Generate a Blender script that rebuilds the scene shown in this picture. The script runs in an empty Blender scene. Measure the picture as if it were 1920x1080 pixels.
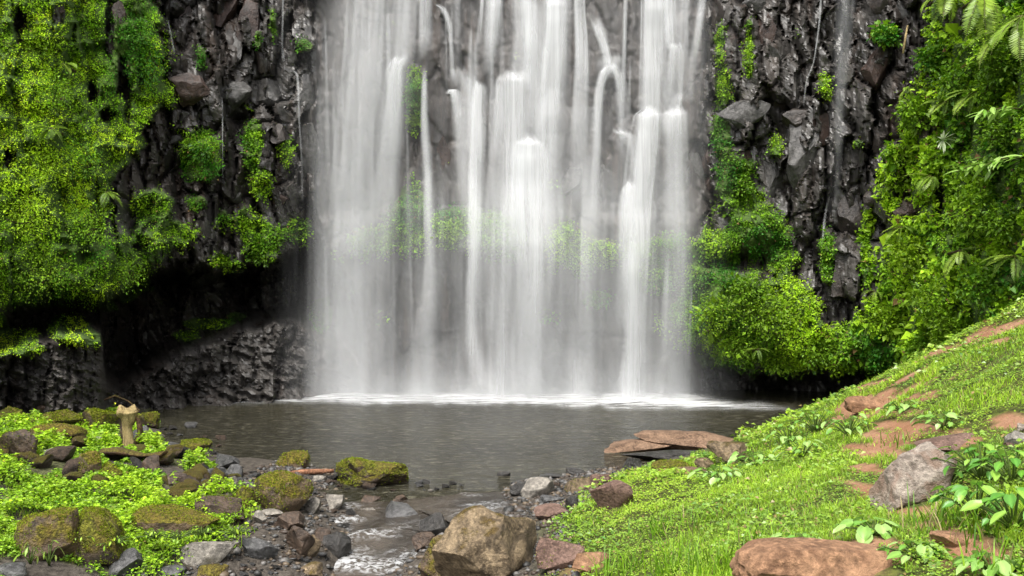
import bpy, math
import numpy as np
from mathutils import Vector

rng = np.random.default_rng(7)
S = bpy.context.scene
COL = S.collection

# ------------------------------------------------------------------ camera, sky, sun, exposure
CAM_Z, FOC = 3.1, 1663.0          # eye height; focal length in pixels of a 1920 px wide picture
cam_data = bpy.data.cameras.new('camera')
cam_data.sensor_width = 36.0
cam_data.lens = 36.0 * FOC / 1920.0
cam_data.clip_end = 500.0
cam = bpy.data.objects.new('camera', cam_data)
COL.objects.link(cam)
cam.location = (0, 0, CAM_Z)
cam.rotation_euler = (math.radians(90), 0, 0)
S.camera = cam

SUN_EL, SUN_AZ = 64.0, 205.0      # a high sun behind thin cloud, behind the viewer's left shoulder
world = bpy.data.worlds.new('World')
S.world = world
world.use_nodes = True
wn, wl = world.node_tree.nodes, world.node_tree.links
wn.clear()
sky = wn.new('ShaderNodeTexSky')
sky.sky_type = 'NISHITA'
sky.sun_disc = False
sky.sun_elevation = math.radians(SUN_EL)
sky.sun_rotation = math.radians(SUN_AZ)
sky.dust_density = 4.0
hs = wn.new('ShaderNodeHueSaturation')
hs.inputs['Saturation'].default_value = 0.25      # cloud: the sky's light is nearly white
bg = wn.new('ShaderNodeBackground')
bg.inputs['Strength'].default_value = 0.15
wo = wn.new('ShaderNodeOutputWorld')
wl.new(sky.outputs[0], hs.inputs['Color'])
wl.new(hs.outputs[0], bg.inputs['Color'])
wl.new(bg.outputs[0], wo.inputs['Surface'])

sun_data = bpy.data.lights.new('sun', 'SUN')
sun_data.energy = 1.5
sun_data.angle = math.radians(20)
sun_data.color = (1.0, 0.96, 0.88)
sun = bpy.data.objects.new('sun', sun_data)
COL.objects.link(sun)
el, az = math.radians(SUN_EL), math.radians(SUN_AZ)
sdir = Vector((math.sin(az) * math.cos(el), math.cos(az) * math.cos(el), math.sin(el)))
sun.rotation_euler = sdir.to_track_quat('Z', 'Y').to_euler()
sun.location = sdir * 60

S.view_settings.view_transform = 'Standard'
S.view_settings.look = 'None'
S.view_settings.exposure = 1.25
S.view_settings.gamma = 1.0
S.view_settings.use_curve_mapping = False
S.cycles.max_bounces = 6
S.cycles.diffuse_bounces = 3
S.cycles.glossy_bounces = 2
S.cycles.transmission_bounces = 3
S.cycles.transparent_max_bounces = 64
S.cycles.caustics_reflective = False
S.cycles.caustics_refractive = False


# ------------------------------------------------------------------ numeric helpers
def sstep(a, b, x):
    t = np.clip((np.asarray(x, float) - a) / (b - a), 0, 1)
    return t * t * (3 - 2 * t)


def _h(ix, iy, iz, seed):
    n = (ix.astype(np.int64) * 374761393 + iy.astype(np.int64) * 668265263 + iz.astype(np.int64) * 2147483647 + seed * 1274126177) & 0xFFFFFFFF
    n = ((n ^ (n >> 13)) * 1274126177) & 0xFFFFFFFF
    n = ((n ^ (n >> 16)) * 2246822519) & 0xFFFFFFFF
    n = n ^ (n >> 15)
    return (n & 0xFFFFFF) / float(0x1000000)


def vnoise(x, y, z=None, seed=0):
    x = np.asarray(x, float); y = np.asarray(y, float)
    z = np.zeros_like(x) if z is None else np.asarray(z, float)
    ix, iy, iz = np.floor(x), np.floor(y), np.floor(z)
    fx, fy, fz = x - ix, y - iy, z - iz
    fx, fy, fz = [f * f * f * (f * (f * 6 - 15) + 10) for f in (fx, fy, fz)]
    out = 0
    for dx in (0, 1):
        for dy in (0, 1):
            for dz in (0, 1):
                w = (fx if dx else 1 - fx) * (fy if dy else 1 - fy) * (fz if dz else 1 - fz)
                out = out + w * _h(ix + dx, iy + dy, iz + dz, seed)
    return out


def fbm(x, y, z=None, seed=0, octv=4, gain=0.5):
    s, a, tot, f = 0, 1.0, 0, 1.0
    for o in range(octv):
        s = s + a * vnoise(x * f, y * f, None if z is None else z * f, seed + o * 17)
        tot += a; a *= gain; f *= 2.03
    return s / tot


def voro(u, v, seed=0):
    iu, iv = np.floor(u), np.floor(v)
    zz = np.zeros_like(iu)
    F1 = np.full(u.shape, 9.0); F2 = np.full(u.shape, 9.0)
    DX = np.zeros(u.shape); DY = np.zeros(u.shape); A = np.zeros(u.shape); B = np.zeros(u.shape)
    for a in (-1, 0, 1):
        for b in (-1, 0, 1):
            cu, cv = iu + a, iv + b
            du = u - (cu + _h(cu, cv, zz, seed)); dv = v - (cv + _h(cu, cv, zz, seed + 1))
            d = np.hypot(du, dv)
            near = d < F1
            F2 = np.where(near, F1, np.minimum(F2, d))
            F1 = np.where(near, d, F1)
            DX = np.where(near, du, DX); DY = np.where(near, dv, DY)
            A = np.where(near, cu, A); B = np.where(near, cv, B)
    return F1, F2, DX, DY, _h(A, B, zz, seed + 2), _h(A, B, zz, seed + 3), _h(A, B, zz, seed + 4)


class Rbf:
    def __init__(s, p, v):
        s.p = np.asarray(p, float); v = np.asarray(v, float); n = len(v)
        d = np.linalg.norm(s.p[:, None] - s.p[None], axis=2)
        M = np.zeros((n + 1, n + 1)); M[:n, :n] = -d; M[:n, n] = 1; M[n, :n] = 1
        s.w = np.linalg.solve(M, np.append(v, 0))

    def __call__(s, x, y):
        x = np.asarray(x, float); y = np.asarray(y, float)
        out = np.full(x.shape, s.w[-1])
        for (a, b), w in zip(s.p, s.w[:-1]):
            out -= w * np.hypot(x - a, y - b)
        return out


def ray(px, py, Y):
    """the point seen at picture position (px, py) of the photograph at distance Y"""
    px, py, Y = np.broadcast_arrays(np.asarray(px, float), np.asarray(py, float), np.asarray(Y, float))
    return np.stack([(px - 960) / FOC * Y, Y, CAM_Z - (py - 540) / FOC * Y], -1)


def to_px(P):
    return 960 + P[..., 0] / P[..., 1] * FOC, 540 - (P[..., 2] - CAM_Z) / P[..., 1] * FOC


# ------------------------------------------------------------------ mesh helpers
def mesh(name, V, F, mat=None, smooth=True, col=None, uv=None, fl=None):
    """V (n,3); F (m,3) or (m,4) or a list of such arrays; col (n,3) point colour; uv (n,2); fl dict of point floats"""
    V = np.asarray(V, np.float32)
    Fs = F if isinstance(F, list) else [F]
    Fs = [np.asarray(f, np.int32) for f in Fs if len(f)]
    me = bpy.data.meshes.new(name)
    me.vertices.add(len(V)); me.vertices.foreach_set('co', V.ravel())
    li = np.concatenate([f.ravel() for f in Fs])
    cnt = np.concatenate([np.full(len(f), f.shape[1], np.int32) for f in Fs])
    me.loops.add(len(li)); me.loops.foreach_set('vertex_index', li)
    me.polygons.add(len(cnt))
    me.polygons.foreach_set('loop_start', np.concatenate([[0], np.cumsum(cnt)[:-1]]).astype(np.int32))
    me.polygons.foreach_set('loop_total', cnt)
    me.polygons.foreach_set('use_smooth', np.full(len(cnt), smooth, bool))
    if col is not None:
        a = me.attributes.new('Col', 'FLOAT_COLOR', 'POINT')
        c = np.ones((len(V), 4), np.float32); c[:, :3] = col
        a.data.foreach_set('color', c.ravel())
    if uv is not None:
        l = me.uv_layers.new(name='UVMap')
        l.data.foreach_set('uv', np.asarray(uv, np.float32)[li].ravel())
    for k, v in (fl or {}).items():
        a = me.attributes.new(k, 'FLOAT', 'POINT')
        a.data.foreach_set('value', np.asarray(v, np.float32))
    if mat: me.materials.append(mat)
    me.update()
    me.validate()
    return me


def link(name, me, parent=None, loc=None):
    o = bpy.data.objects.new(name, me)
    COL.objects.link(o)
    if parent is not None: o.parent = parent
    if loc is not None: o.location = loc
    return o


def tag(o, label=None, cat=None, group=None, kind=None):
    if label: o['label'] = label
    if cat: o['category'] = cat
    if group: o['group'] = group
    if kind: o['kind'] = kind
    return o


def grid_faces(nv, nu):
    i = np.arange(nv * nu).reshape(nv, nu)
    return np.stack([i[:-1, :-1], i[1:, :-1], i[1:, 1:], i[:-1, 1:]], -1).reshape(-1, 4)


def unit(v):
    return v / np.maximum(np.linalg.norm(v, axis=-1, keepdims=True), 1e-9)


def leaf_arrays(P, N, D, L, W, col, fold=0.25, droop=0.0):
    """folded diamond leaves: P base, N facing, D growth direction"""
    n = len(P)
    D = unit(D); N = unit(N - (N * D).sum(-1, keepdims=True) * D)
    Sd = np.cross(D, N)
    L = np.broadcast_to(L, (n,))[:, None]; W = np.broadcast_to(W, (n,))[:, None]
    tip = P + D * L - N * L * droop
    mid = P + D * L * 0.45
    V = np.stack([P, mid + Sd * W / 2 + N * W * fold, tip, mid - Sd * W / 2 + N * W * fold], 1).reshape(-1, 3)
    b = np.arange(n)[:, None] * 4
    F = np.concatenate([b + np.array([0, 1, 2]), b + np.array([0, 2, 3])])
    return V, F, np.repeat(col, 4, axis=0)


def blade_arrays(P, D, H, W, bend, col):
    """grass blades: 5 points, one quad and one triangle"""
    n = len(P)
    a = rng.uniform(0, 2 * np.pi, n)
    Sd = np.stack([np.cos(a), np.sin(a), 0 * a], -1)
    B = np.stack([-np.sin(a), np.cos(a), 0 * a], -1)
    H = np.broadcast_to(H, (n,))[:, None]; W = np.broadcast_to(W, (n,))[:, None]; bend = np.broadcast_to(bend, (n,))[:, None]
    m = P + D * H * 0.55 + B * bend * H * 0.25
    t = P + D * H * (1 - bend * 0.35) + B * bend * H
    V = np.stack([P - Sd * W / 2, P + Sd * W / 2, m + Sd * W * 0.38, m - Sd * W * 0.38, t], 1).reshape(-1, 3)
    b = np.arange(n)[:, None] * 5
    return V, [b + np.array([0, 1, 2, 3]), b + np.array([3, 2, 4])], np.repeat(col, 5, axis=0)


def joinarr(parts):
    Vs, Ts, Qs, Cs, k = [], [], [], [], 0
    for V, F, C in parts:
        for f in (F if isinstance(F, list) else [F]):
            (Ts if f.shape[1] == 3 else Qs).append(f + k)
        Vs.append(V); Cs.append(C); k += len(V)
    F = []
    if Ts: F.append(np.concatenate(Ts))
    if Qs: F.append(np.concatenate(Qs))
    return np.concatenate(Vs), F, np.concatenate(Cs)


def tube_arrays(path, rad, col, nseg=6):
    path = np.asarray(path, float); n = len(path)
    T = unit(np.gradient(path, axis=0))
    ref = np.array([0.31, 0.17, 0.93]); 
    A = unit(np.cross(T, ref)); B = np.cross(T, A)
    th = np.linspace(0, 2 * np.pi, nseg, endpoint=False)
    rad = np.broadcast_to(rad, (n,))
    V = (path[:, None] + rad[:, None, None] * (np.cos(th)[None, :, None] * A[:, None] + np.sin(th)[None, :, None] * B[:, None])).reshape(-1, 3)
    i = np.arange(n * nseg).reshape(n, nseg)
    j = np.roll(i, -1, axis=1)
    F = np.stack([i[:-1], j[:-1], j[1:], i[1:]], -1).reshape(-1, 4)
    V = np.concatenate([V, path[[0, -1]]])
    c0, c1 = n * nseg, n * nseg + 1
    cap = np.concatenate([np.stack([j[0], i[0], np.full(nseg, c0)], -1), np.stack([i[-1], j[-1], np.full(nseg, c1)], -1)])
    return V, [F, cap], np.tile(np.asarray(col, float), (len(V), 1))


# ------------------------------------------------------------------ materials
class NT:
    def __init__(s, name):
        s.m = bpy.data.materials.new(name); s.m.use_nodes = True
        s.t = s.m.node_tree; s.t.nodes.clear()
        s.out = s.n('ShaderNodeOutputMaterial')

    def n(s, t, **kw):
        nd = s.t.nodes.new(t)
        for k, v in kw.items(): setattr(nd, k, v)
        return nd

    def l(s, a, b): s.t.links.new(a, b)

    def put(s, sock, v):
        if hasattr(v, 'is_output'): s.l(v, sock)
        elif isinstance(v, tuple) and len(v) == 3 and sock.type == 'RGBA': sock.default_value = (*v, 1)
        else: sock.default_value = v

    def noise(s, vec, scale, detail=4, rough=0.55, dist=0.0):
        nd = s.n('ShaderNodeTexNoise'); s.l(vec, nd.inputs['Vector'])
        nd.inputs['Scale'].default_value = scale; nd.inputs['Detail'].default_value = detail
        nd.inputs['Roughness'].default_value = rough; nd.inputs['Distortion'].default_value = dist
        return nd.outputs['Fac']

    def rangemap(s, v, a, b, c=0.0, d=1.0):
        nd = s.n('ShaderNodeMapRange', interpolation_type='SMOOTHSTEP')
        s.put(nd.inputs['Value'], v)
        for k, x in zip(('From Min', 'From Max', 'To Min', 'To Max'), (a, b, c, d)): nd.inputs[k].default_value = x
        return nd.outputs['Result']

    def math(s, op, a, b=0.0, clamp=False):
        nd = s.n('ShaderNodeMath', operation=op, use_clamp=clamp)
        s.put(nd.inputs[0], a); s.put(nd.inputs[1], b)
        return nd.outputs[0]

    def mix(s, f, a, b):
        nd = s.n('ShaderNodeMix', data_type='RGBA')
        s.put(nd.inputs[0], f); s.put(nd.inputs[6], a); s.put(nd.inputs[7], b)
        return nd.outputs[2]

    def attr(s, name, out='Fac'):
        nd = s.n('ShaderNodeAttribute'); nd.attribute_name = name
        return nd.outputs[out]

    def mapping(s, vec, scale):
        nd = s.n('ShaderNodeMapping'); s.l(vec, nd.inputs['Vector']); nd.inputs['Scale'].default_value = scale
        return nd.outputs[0]

    def bump(s, h, strength, dist=0.05, normal=None):
        nd = s.n('ShaderNodeBump'); s.put(nd.inputs['Height'], h)
        nd.inputs['Strength'].default_value = strength; nd.inputs['Distance'].default_value = dist
        if normal is not None: s.l(normal, nd.inputs['Normal'])
        return nd.outputs[0]

    def bsdf(s, color, rough, normal=None, spec=0.5):
        nd = s.n('ShaderNodeBsdfPrincipled')
        s.put(nd.inputs['Base Color'], color); s.put(nd.inputs['Roughness'], rough)
        nd.inputs['Specular IOR Level'].default_value = spec
        if normal is not None: s.l(normal, nd.inputs['Normal'])
        return nd.outputs[0]

    def done(s, sh):
        s.l(sh, s.out.inputs['Surface']); return s.m


def foliage_mat(name, rough=0.5, trans=0.35, spec=0.35):
    k = NT(name)
    c = k.attr('Col', 'Color')
    a = k.bsdf(c, rough, spec=spec)
    tr = k.n('ShaderNodeBsdfTranslucent'); k.l(c, tr.inputs['Color'])
    mx = k.n('ShaderNodeMixShader'); mx.inputs[0].default_value = trans
    k.l(a, mx.inputs[1]); k.l(tr.outputs[0], mx.inputs[2])
    return k.done(mx.outputs[0])


def rock_mat(name, c_dark, c_light, moss=0.0, moss_col=(0.12, 0.13, 0.015), rough=0.65, scale=3.0, stretch=(1, 1, 1), lichen=None, use_object=True):
    k = NT(name)
    tc = k.n('ShaderNodeTexCoord')
    vec = k.mapping(tc.outputs['Object'], stretch)
    n1 = k.noise(vec, scale, 6, 0.62, 0.4)
    n2 = k.noise(vec, scale * 6.5, 5, 0.6)
    n3 = k.noise(vec, scale * 0.8, 3, 0.5, 1.2)
    c = k.mix(k.rangemap(n1, 0.3, 0.7), c_dark, c_light)
    c = k.mix(k.rangemap(n2, 0.45, 0.75, 0, 0.55), c, tuple(min(1, 1.7 * x) for x in c_light))
    c = k.mix(k.rangemap(n2, 0.5, 0.25, 0, 0.6), c, tuple(0.35 * x for x in c_dark))
    if lichen:
        c = k.mix(k.rangemap(n3, 0.5, 0.62, 0, 0.75), c, lichen)
    h = k.math('ADD', k.math('MULTIPLY', n1, 1.0), k.math('MULTIPLY', n2, 0.4))
    rg = rough
    if moss > 0:
        g = k.n('ShaderNodeNewGeometry')
        sx = k.n('ShaderNodeSeparateXYZ'); k.l(g.outputs['Normal'], sx.inputs[0])
        up = k.math('ADD', k.math('MULTIPLY', sx.outputs['Z'], 0.45), k.math('MULTIPLY', k.noise(vec, scale * 1.3, 5, 0.6), 1.0))
        t0 = 1.02 - moss * 0.75
        f = k.rangemap(up, t0 - 0.08, t0 + 0.10)
        mc = k.mix(k.rangemap(k.noise(vec, scale * 9, 4), 0.35, 0.7), tuple(0.35 * x for x in moss_col), tuple(1.5 * x for x in moss_col))
        mc = k.mix(k.rangemap(n3, 0.35, 0.65, 0, 0.5), mc, (0.13, 0.075, 0.02))
        c = k.mix(f, c, mc)
        rg = k.math('ADD', k.math('MULTIPLY', f, 0.95 - rough), rough)
        h = k.math('ADD', h, k.math('MULTIPLY', k.math('MULTIPLY', f, k.noise(vec, scale * 14, 3)), 0.8))
    h = k.math('ADD', h, k.math('MULTIPLY', k.noise(vec, scale * 22, 4, 0.65), 0.25))
    return k.done(k.bsdf(c, rg, k.bump(h, 0.95, 0.06), 0.4))


M_leaf = foliage_mat('leaf_green')
M_moss = foliage_mat('moss_green', 0.75, 0.25, 0.2)
M_grass = foliage_mat('grass_green', 0.45, 0.4)
M_shiny = foliage_mat('broad_leaf_green', 0.35, 0.3, 0.5)
M_wood = rock_mat('pale_wood', (0.20, 0.14, 0.055), (0.56, 0.43, 0.20), rough=0.8, scale=5, stretch=(3, 3, 0.6))
M_bark = rock_mat('bark', (0.035, 0.02, 0.012), (0.13, 0.07, 0.03), moss=0.35, moss_col=(0.13, 0.11, 0.02), rough=0.8, scale=4)
M_stick = rock_mat('red_brown_wood', (0.12, 0.05, 0.025), (0.36, 0.17, 0.09), rough=0.75, scale=6)

ROCKS = dict(
    grey=rock_mat('grey_stone', (0.026, 0.026, 0.026), (0.12, 0.117, 0.115), rough=0.45),
    pale=rock_mat('pale_stone', (0.11, 0.10, 0.085), (0.30, 0.27, 0.23), rough=0.65),
    brown=rock_mat('brown_stone', (0.028, 0.019, 0.014), (0.11, 0.075, 0.053), rough=0.48),
    dark=rock_mat('dark_wet_stone', (0.012, 0.011, 0.010), (0.05, 0.046, 0.042), rough=0.3),
    tan=rock_mat('tan_stone', (0.075, 0.052, 0.030), (0.27, 0.20, 0.12), moss=0.2, moss_col=(0.11, 0.08, 0.02), rough=0.8, scale=4.2, lichen=(0.05, 0.036, 0.022)),
    red=rock_mat('red_brown_stone', (0.075, 0.042, 0.030), (0.21, 0.13, 0.10), rough=0.75, scale=5),
    slab=rock_mat('rusty_slab_stone', (0.075, 0.042, 0.024), (0.24, 0.15, 0.095), rough=0.8, scale=4),
    earth=rock_mat('brown_earthy_stone', (0.13, 0.066, 0.034), (0.32, 0.18, 0.10), rough=0.9, scale=3.4, lichen=(0.17, 0.085, 0.045)),
    chalk=rock_mat('chalky_grey_stone', (0.12, 0.092, 0.072), (0.34, 0.29, 0.24), rough=0.85, scale=4, lichen=(0.22, 0.14, 0.10)),
    mossy=rock_mat('mossy_stone', (0.03, 0.022, 0.016), (0.12, 0.085, 0.06), moss=0.72, moss_col=(0.13, 0.13, 0.012), rough=0.6),
    olive=rock_mat('olive_mossy_stone', (0.035, 0.024, 0.015), (0.15, 0.10, 0.06), moss=0.5, moss_col=(0.14, 0.12, 0.012), rough=0.55),
    cliff=rock_mat('cliff_block_stone', (0.013, 0.010, 0.009), (0.060, 0.049, 0.042), rough=0.36, scale=1.8),
    cliffgrey=rock_mat('grey_wet_cliff_stone', (0.028, 0.026, 0.024), (0.10, 0.095, 0.090), rough=0.34, scale=1.8),
    cliffbrown=rock_mat('brown_cliff_stone', (0.016, 0.010, 0.008), (0.058, 0.036, 0.028), rough=0.45, scale=1.8),
)

# ------------------------------------------------------------------ the cliff (structure)
CP = [(-1500, 0, 8), (-1500, 900, 8), (-900, -900, 13), (-900, 0, 12), (-900, 600, 12), (-900, 1000, 12),
      (-300, -900, 18.5), (-300, 0, 16.8), (-300, 500, 16.5), (-300, 1000, 17.5),
      (0, -900, 22), (0, 0, 19.8), (0, 300, 19.0), (0, 500, 18.6), (0, 740, 20.6), (150, 0, 21.2), (150, 300, 20.4), (150, 520, 19.8),
      (150, 740, 21.2), (300, -900, 25), (300, 0, 23), (300, 300, 22.4), (300, 480, 22.2), (300, 740, 23.4), (450, 0, 24.9), (450, 200, 24.4),
      (450, 450, 24.0), (450, 740, 24.8), (560, -900, 27), (560, 0, 25.7), (560, 400, 25.5), (560, 740, 25.4), (700, 0, 26.5), (700, 400, 26.2),
      (700, 740, 26.2), (950, -900, 28.5), (950, 0, 26.8), (950, 140, 26.5), (950, 300, 26.2), (950, 470, 26.0), (950, 740, 26.4),
      (1200, 0, 26.4), (1200, 250, 26), (1200, 740, 26.2), (1330, -900, 27.5), (1330, 0, 25.8), (1330, 400, 25.3), (1330, 740, 25.4),
      (1480, 0, 25.2), (1480, 400, 24.6), (1480, 740, 24.6), (1620, 0, 24.4), (1620, 400, 23.8), (1620, 740, 23.6), (1720, -900, 25), (1720, 0, 22.4),
      (1720, 300, 21.9), (1720, 600, 21.6), (1850, 0, 19.6), (1850, 300, 19.1), (1850, 600, 18.8), (1950, 0, 17.6), (1950, 300, 17.2), (1950, 700, 17.2),
      (2400, -900, 14), (2400, 0, 12.5), (2400, 700, 12), (2800, 0, 9), (2800, 700, 9)]
cp = np.array(CP, float)
cliff_rbf = Rbf(cp[:, :2], cp[:, 2])

gx = np.concatenate([np.arange(-1500, -220, 40), np.arange(-220, 2140, 4.0), np.arange(2140, 2801, 40)])
gy = np.concatenate([np.arange(-900, -200, 25), np.arange(-200, -20, 8), np.arange(-20, 790, 3.6), np.arange(790, 1001, 15)])
PX, PY = np.meshgrid(gx, gy)


def poly(x, xs, ys):
    return np.interp(x, xs, ys)


def blob(cx, cy, rx, ry, p=2.0):
    return np.exp(-(((PX - cx) / rx) ** 2 + ((PY - cy) / ry) ** 2) ** (p / 2))


wob = (fbm(PX / 60, PY / 60, seed=3) - 0.5)
wob2 = (fbm(PX / 22, PY / 22, seed=4) - 0.5)
jit = 90 * wob + 40 * wob2

# moss cover on the wall, as it grows there
bl = poly(PY, [-900, 0, 100, 200, 280, 350, 430, 500, 560, 640], [420, 300, 318, 305, 245, 215, 205, 228, 215, 180])
moss = 1 - sstep(-14, 14, PX + jit - bl)
brn = poly(PY, [-900, 0, 100, 200, 300, 400, 500, 600, 700], [1760, 1748, 1728, 1706, 1676, 1664, 1640, 1606, 1600])
moss = np.maximum(moss, sstep(-14, 14, PX + jit - brn))
moss *= 1 - sstep(565, 590, PY + jit * .3) * (1 - sstep(560, 620, PX))
for (cx, cy, rx, ry, a) in [
        (380, 290, 42, 52, 1), (475, 272, 17, 50, 1), (490, 342, 20, 25, 1), (537, 288, 16, 46, .9), (368, 380, 25, 18, 1), (562, 428, 32, 30, 1),
        (490, 450, 42, 50, 1), (414, 488, 20, 16, 1), (440, 420, 70, 40, .62), (230, 505, 60, 60, 1), (574, 86, 16, 12, 1), (484, 74, 9, 20, .9),
        (378, 112, 9, 20, .9), (285, 385, 40, 34, .75), (330, 440, 50, 40, .7), (512, 40, 8, 40, .7), (445, 500, 30, 14, .8),
        (30, 645, 60, 28, 1), (135, 622, 52, 30, 1), (-60, 640, 60, 40, 1), (400, 607, 60, 12, 1), (447, 594, 25, 9, 1), (350, 628, 30, 10, 1),
        (775, 190, 13, 70, .9), (775, 225, 12, 30, 1), (765, 410, 40, 60, .95), (850, 430, 50, 50, 1), (940, 430, 50, 40, .9), (1065, 450, 40, 40, .9),
        (1100, 480, 60, 34, .9), (1240, 480, 60, 55, .95), (700, 450, 50, 30, .8), (1120, 560, 30, 30, .7), (600, 590, 22, 34, .8), (1060, 480, 30, 20, .9),
        (1355, 170, 16, 45, 1), (1348, 88, 8, 46, .9), (1405, 100, 8, 50, .9), (1355, 250, 16, 40, 1), (1372, 350, 36, 50, .95),
        (1402, 415, 46, 60, .95), (1345, 480, 50, 50, 1), (1460, 470, 28, 60, .95), (1550, 495, 13, 50, 1), (1457, 268, 14, 30, .8),
        (1546, 160, 8, 25, .8), (1622, 470, 12, 80, 1), (1660, 70, 22, 25, 1), (1610, 270, 14, 10, .8), (1400, 600, 110, 85, 1.2), (1490, 625, 70, 56, 1.2),
        (1470, 655, 70, 45, 1.1), (1600, 650, 46, 46, 1.1), (1325, 560, 40, 65, 1.1), (1572, 645, 50, 42, 1.1), (1435, 550, 34, 40, .9)]:
    g = blob(cx, cy, rx, ry)
    moss = np.maximum(moss, sstep(0.30, 0.62, a * g * 1.1 + 0.9 * wob + 0.5 * wob2))
for (cx, cy, rx, ry) in [(206, 45, 11, 75), (40, 45, 14, 40), (110, 25, 12, 25), (230, 150, 14, 45), (265, 130, 8, 40), (285, 250, 26, 34), (200, 215, 14, 14),
                         (240, 180, 9, 40), (20, 300, 12, 18), (175, 170, 10, 30), (1745, 160, 12, 40), (1730, 240, 22, 26), (1690, 350, 22, 40),
                         (1700, 395, 30, 22), (1760, 370, 10, 60), (1690, 300, 16, 20), (1650, 420, 14, 30), (1795, 40, 26, 36), (1870, 185, 22, 14), (1800, 280, 20, 14)]:
    moss *= 1 - sstep(0.35, 0.6, blob(cx, cy, rx, ry) + 0.8 * wob2)

# overhangs and the hollows under them
lipL = poly(PX, [-1500, -300, 0, 100, 200, 250, 330, 400, 520, 590, 660, 720], [640, 620, 578, 545, 552, 510, 500, 505, 492, 452, 520, 745]) + 30 * wob2 + 24 * wob
topL = poly(PX, [-1500, 0, 80, 130, 190, 198, 225, 320, 400, 460, 560, 640, 720], [700, 640, 612, 600, 598, 690, 705, 645, 612, 592, 575, 640, 760]) + 16 * wob2
ampL = poly(PX, [-1500, -300, 0, 150, 250, 560, 640, 700], [1, 1.5, 2.6, 4.0, 5.2, 4.2, 0.9, 0])
hollowL = sstep(-10, 34, PY - lipL) * (1 - sstep(-14, 36, PY - topL))
lipR = poly(PX, [1240, 1285, 1350, 1450, 1530, 1600, 1700, 1780, 2000], [560, 618, 668, 704, 690, 676, 694, 720, 800]) + 40 * wob2 + 20 * wob
ampR = poly(PX, [1230, 1290, 1400, 1650, 1760, 1850], [0, 1.3, 2.3, 2.3, 1.5, 0])
hollowR = sstep(-6, 30, PY - lipR) * sstep(1230, 1300, PX)
under = np.clip(hollowL * (ampL > 0.9) * (1 - sstep(-10, 0, PY - topL)) + hollowR, 0, 1)
infall = sstep(560, 620, PX) * (1 - sstep(1290, 1340, PX))

warpx, warpy = PX + 26 * wob + 10 * wob2, PY + 40 * wob
Ysum = cliff_rbf(PX, PY)
v1 = voro(warpx / 78, warpy / 210, 11)
v2 = voro(warpx / 34, warpy / 92, 23)
v3 = voro(warpx / 17, warpy / 40, 37)
rockamp = (1 - 0.76 * infall) * (1 - 0.55 * np.clip(moss, 0, 1))


def facet(v, amp, tilt, crack):
    F1, F2, dx, dy, a, b, c = v
    return amp * (a - 0.5) + tilt * ((b - 0.5) * dx + (c - 0.5) * dy) + crack * (1 - sstep(0.0, 0.16, F2 - F1))


disp = rockamp * (facet(v1, 0.85, 1.0, 0.30) + facet(v2, 0.46, 0.7, 0.18) + facet(v3, 0.12, 0.34, 0.05))
disp += rockamp * 0.08 * (fbm(PX / 9, PY / 13, seed=9) - 0.5)
# swirled, water-worn base rocks
base = np.clip(sstep(0, 30, PY - topL) * (1 - sstep(640, 740, PX)), 0, 1)
swirl = np.sin((PX * 0.5 + PY * 0.75 + 120 * wob + 40 * wob2) / 7.0) * 0.09 + np.sin((PX * .4 - PY * .5 + 150 * wob) / 13.) * 0.13
disp = disp * (1 - 0.5 * base) + base * (swirl * .45 + .42 * (fbm(PX / 30 + PY / 40 + wob * 3, PY / 10 - PX / 24, seed=64) - .5))
# cushions of moss stand out from the rock
cush = 1 - np.abs(2 * fbm(PX / 70, PY / 62, seed=51, octv=3) - 1)
cush2 = fbm(PX / 24, PY / 22, seed=52, octv=3)
mc = np.clip(moss, 0, 1)
disp -= mc * (0.75 * (cush - 0.55) + 0.45 * (cush2 - 0.4) + 0.10)
Ysum += ampL * hollowL + ampR * hollowR
Ysum -= base * (1.7 * (1 - sstep(150, 240, PX)))
Ysum -= base * 0.9 * np.clip((PY - topL) / 150, 0, 1.2) * (1 - sstep(560, 680, PX))
Ysum -= 0.9 * blob(1400, 585, 120, 85) + 0.6 * blob(1500, 620, 80, 60)
Ysum += 1.1 * blob(1392, 492, 48, 20, 3)
Ysum += 1.0 * blob(345, 320, 26, 60) + 0.9 * blob(450, 240, 18, 50) + 0.6 * blob(260, 400, 40, 24)
# ledges behind the fall
led = np.interp(PY + 18 * wob, [-900, 120, 150, 168, 300, 395, 420, 470, 490, 600, 760], [0, 0, -0.02, 0.03, 0.03, 0, -0.20, -0.22, -0.05, 0.15, 0.2])
Ysum += infall * led
CY = Ysum + disp
CY = np.maximum(CY, 6)
CV = ray(PX, PY, CY)
# normals of the sheet, for what grows on it
ny, nx = PX.shape
tx = np.gradient(CV, axis=1); ty = np.gradient(CV, axis=0)
CN = unit(np.cross(tx, ty)); CN = np.where(CN[..., 1:2] > 0, -CN, CN)
wet = np.clip(fbm(PX / 40, PY / 160, seed=61) * 1.0 + 0.35 * sstep(330, 560, PX) * (1 - sstep(1640, 1700, PX)), 0, 1)  # wet streaks: drive real gloss and a painted pale sheen
wet = wet * (1 - .75 * infall)
for (cx, cy, rx, ry) in [(1590, 60, 40, 130), (1570, 330, 40, 200), (420, 190, 60, 40), (520, 160, 60, 60), (1500, 300, 60, 90), (450, 680, 150, 60), (80, 700, 120, 60)]:
    wet = np.maximum(wet, np.clip(1.3 * blob(cx, cy, rx, ry) + 0.7 * wob2, 0, 1))

top_row = CV[0].copy(); top_row[:, 1] += 40; top_row[:, 2] += 4       # the plateau behind the brink
V = np.concatenate([CV.reshape(-1, 3), top_row])
F = grid_faces(ny, nx)
i0 = np.arange(nx - 1); F = np.concatenate([F, np.stack([i0 + 1, i0, ny * nx + i0, ny * nx + i0 + 1], -1)])

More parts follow.
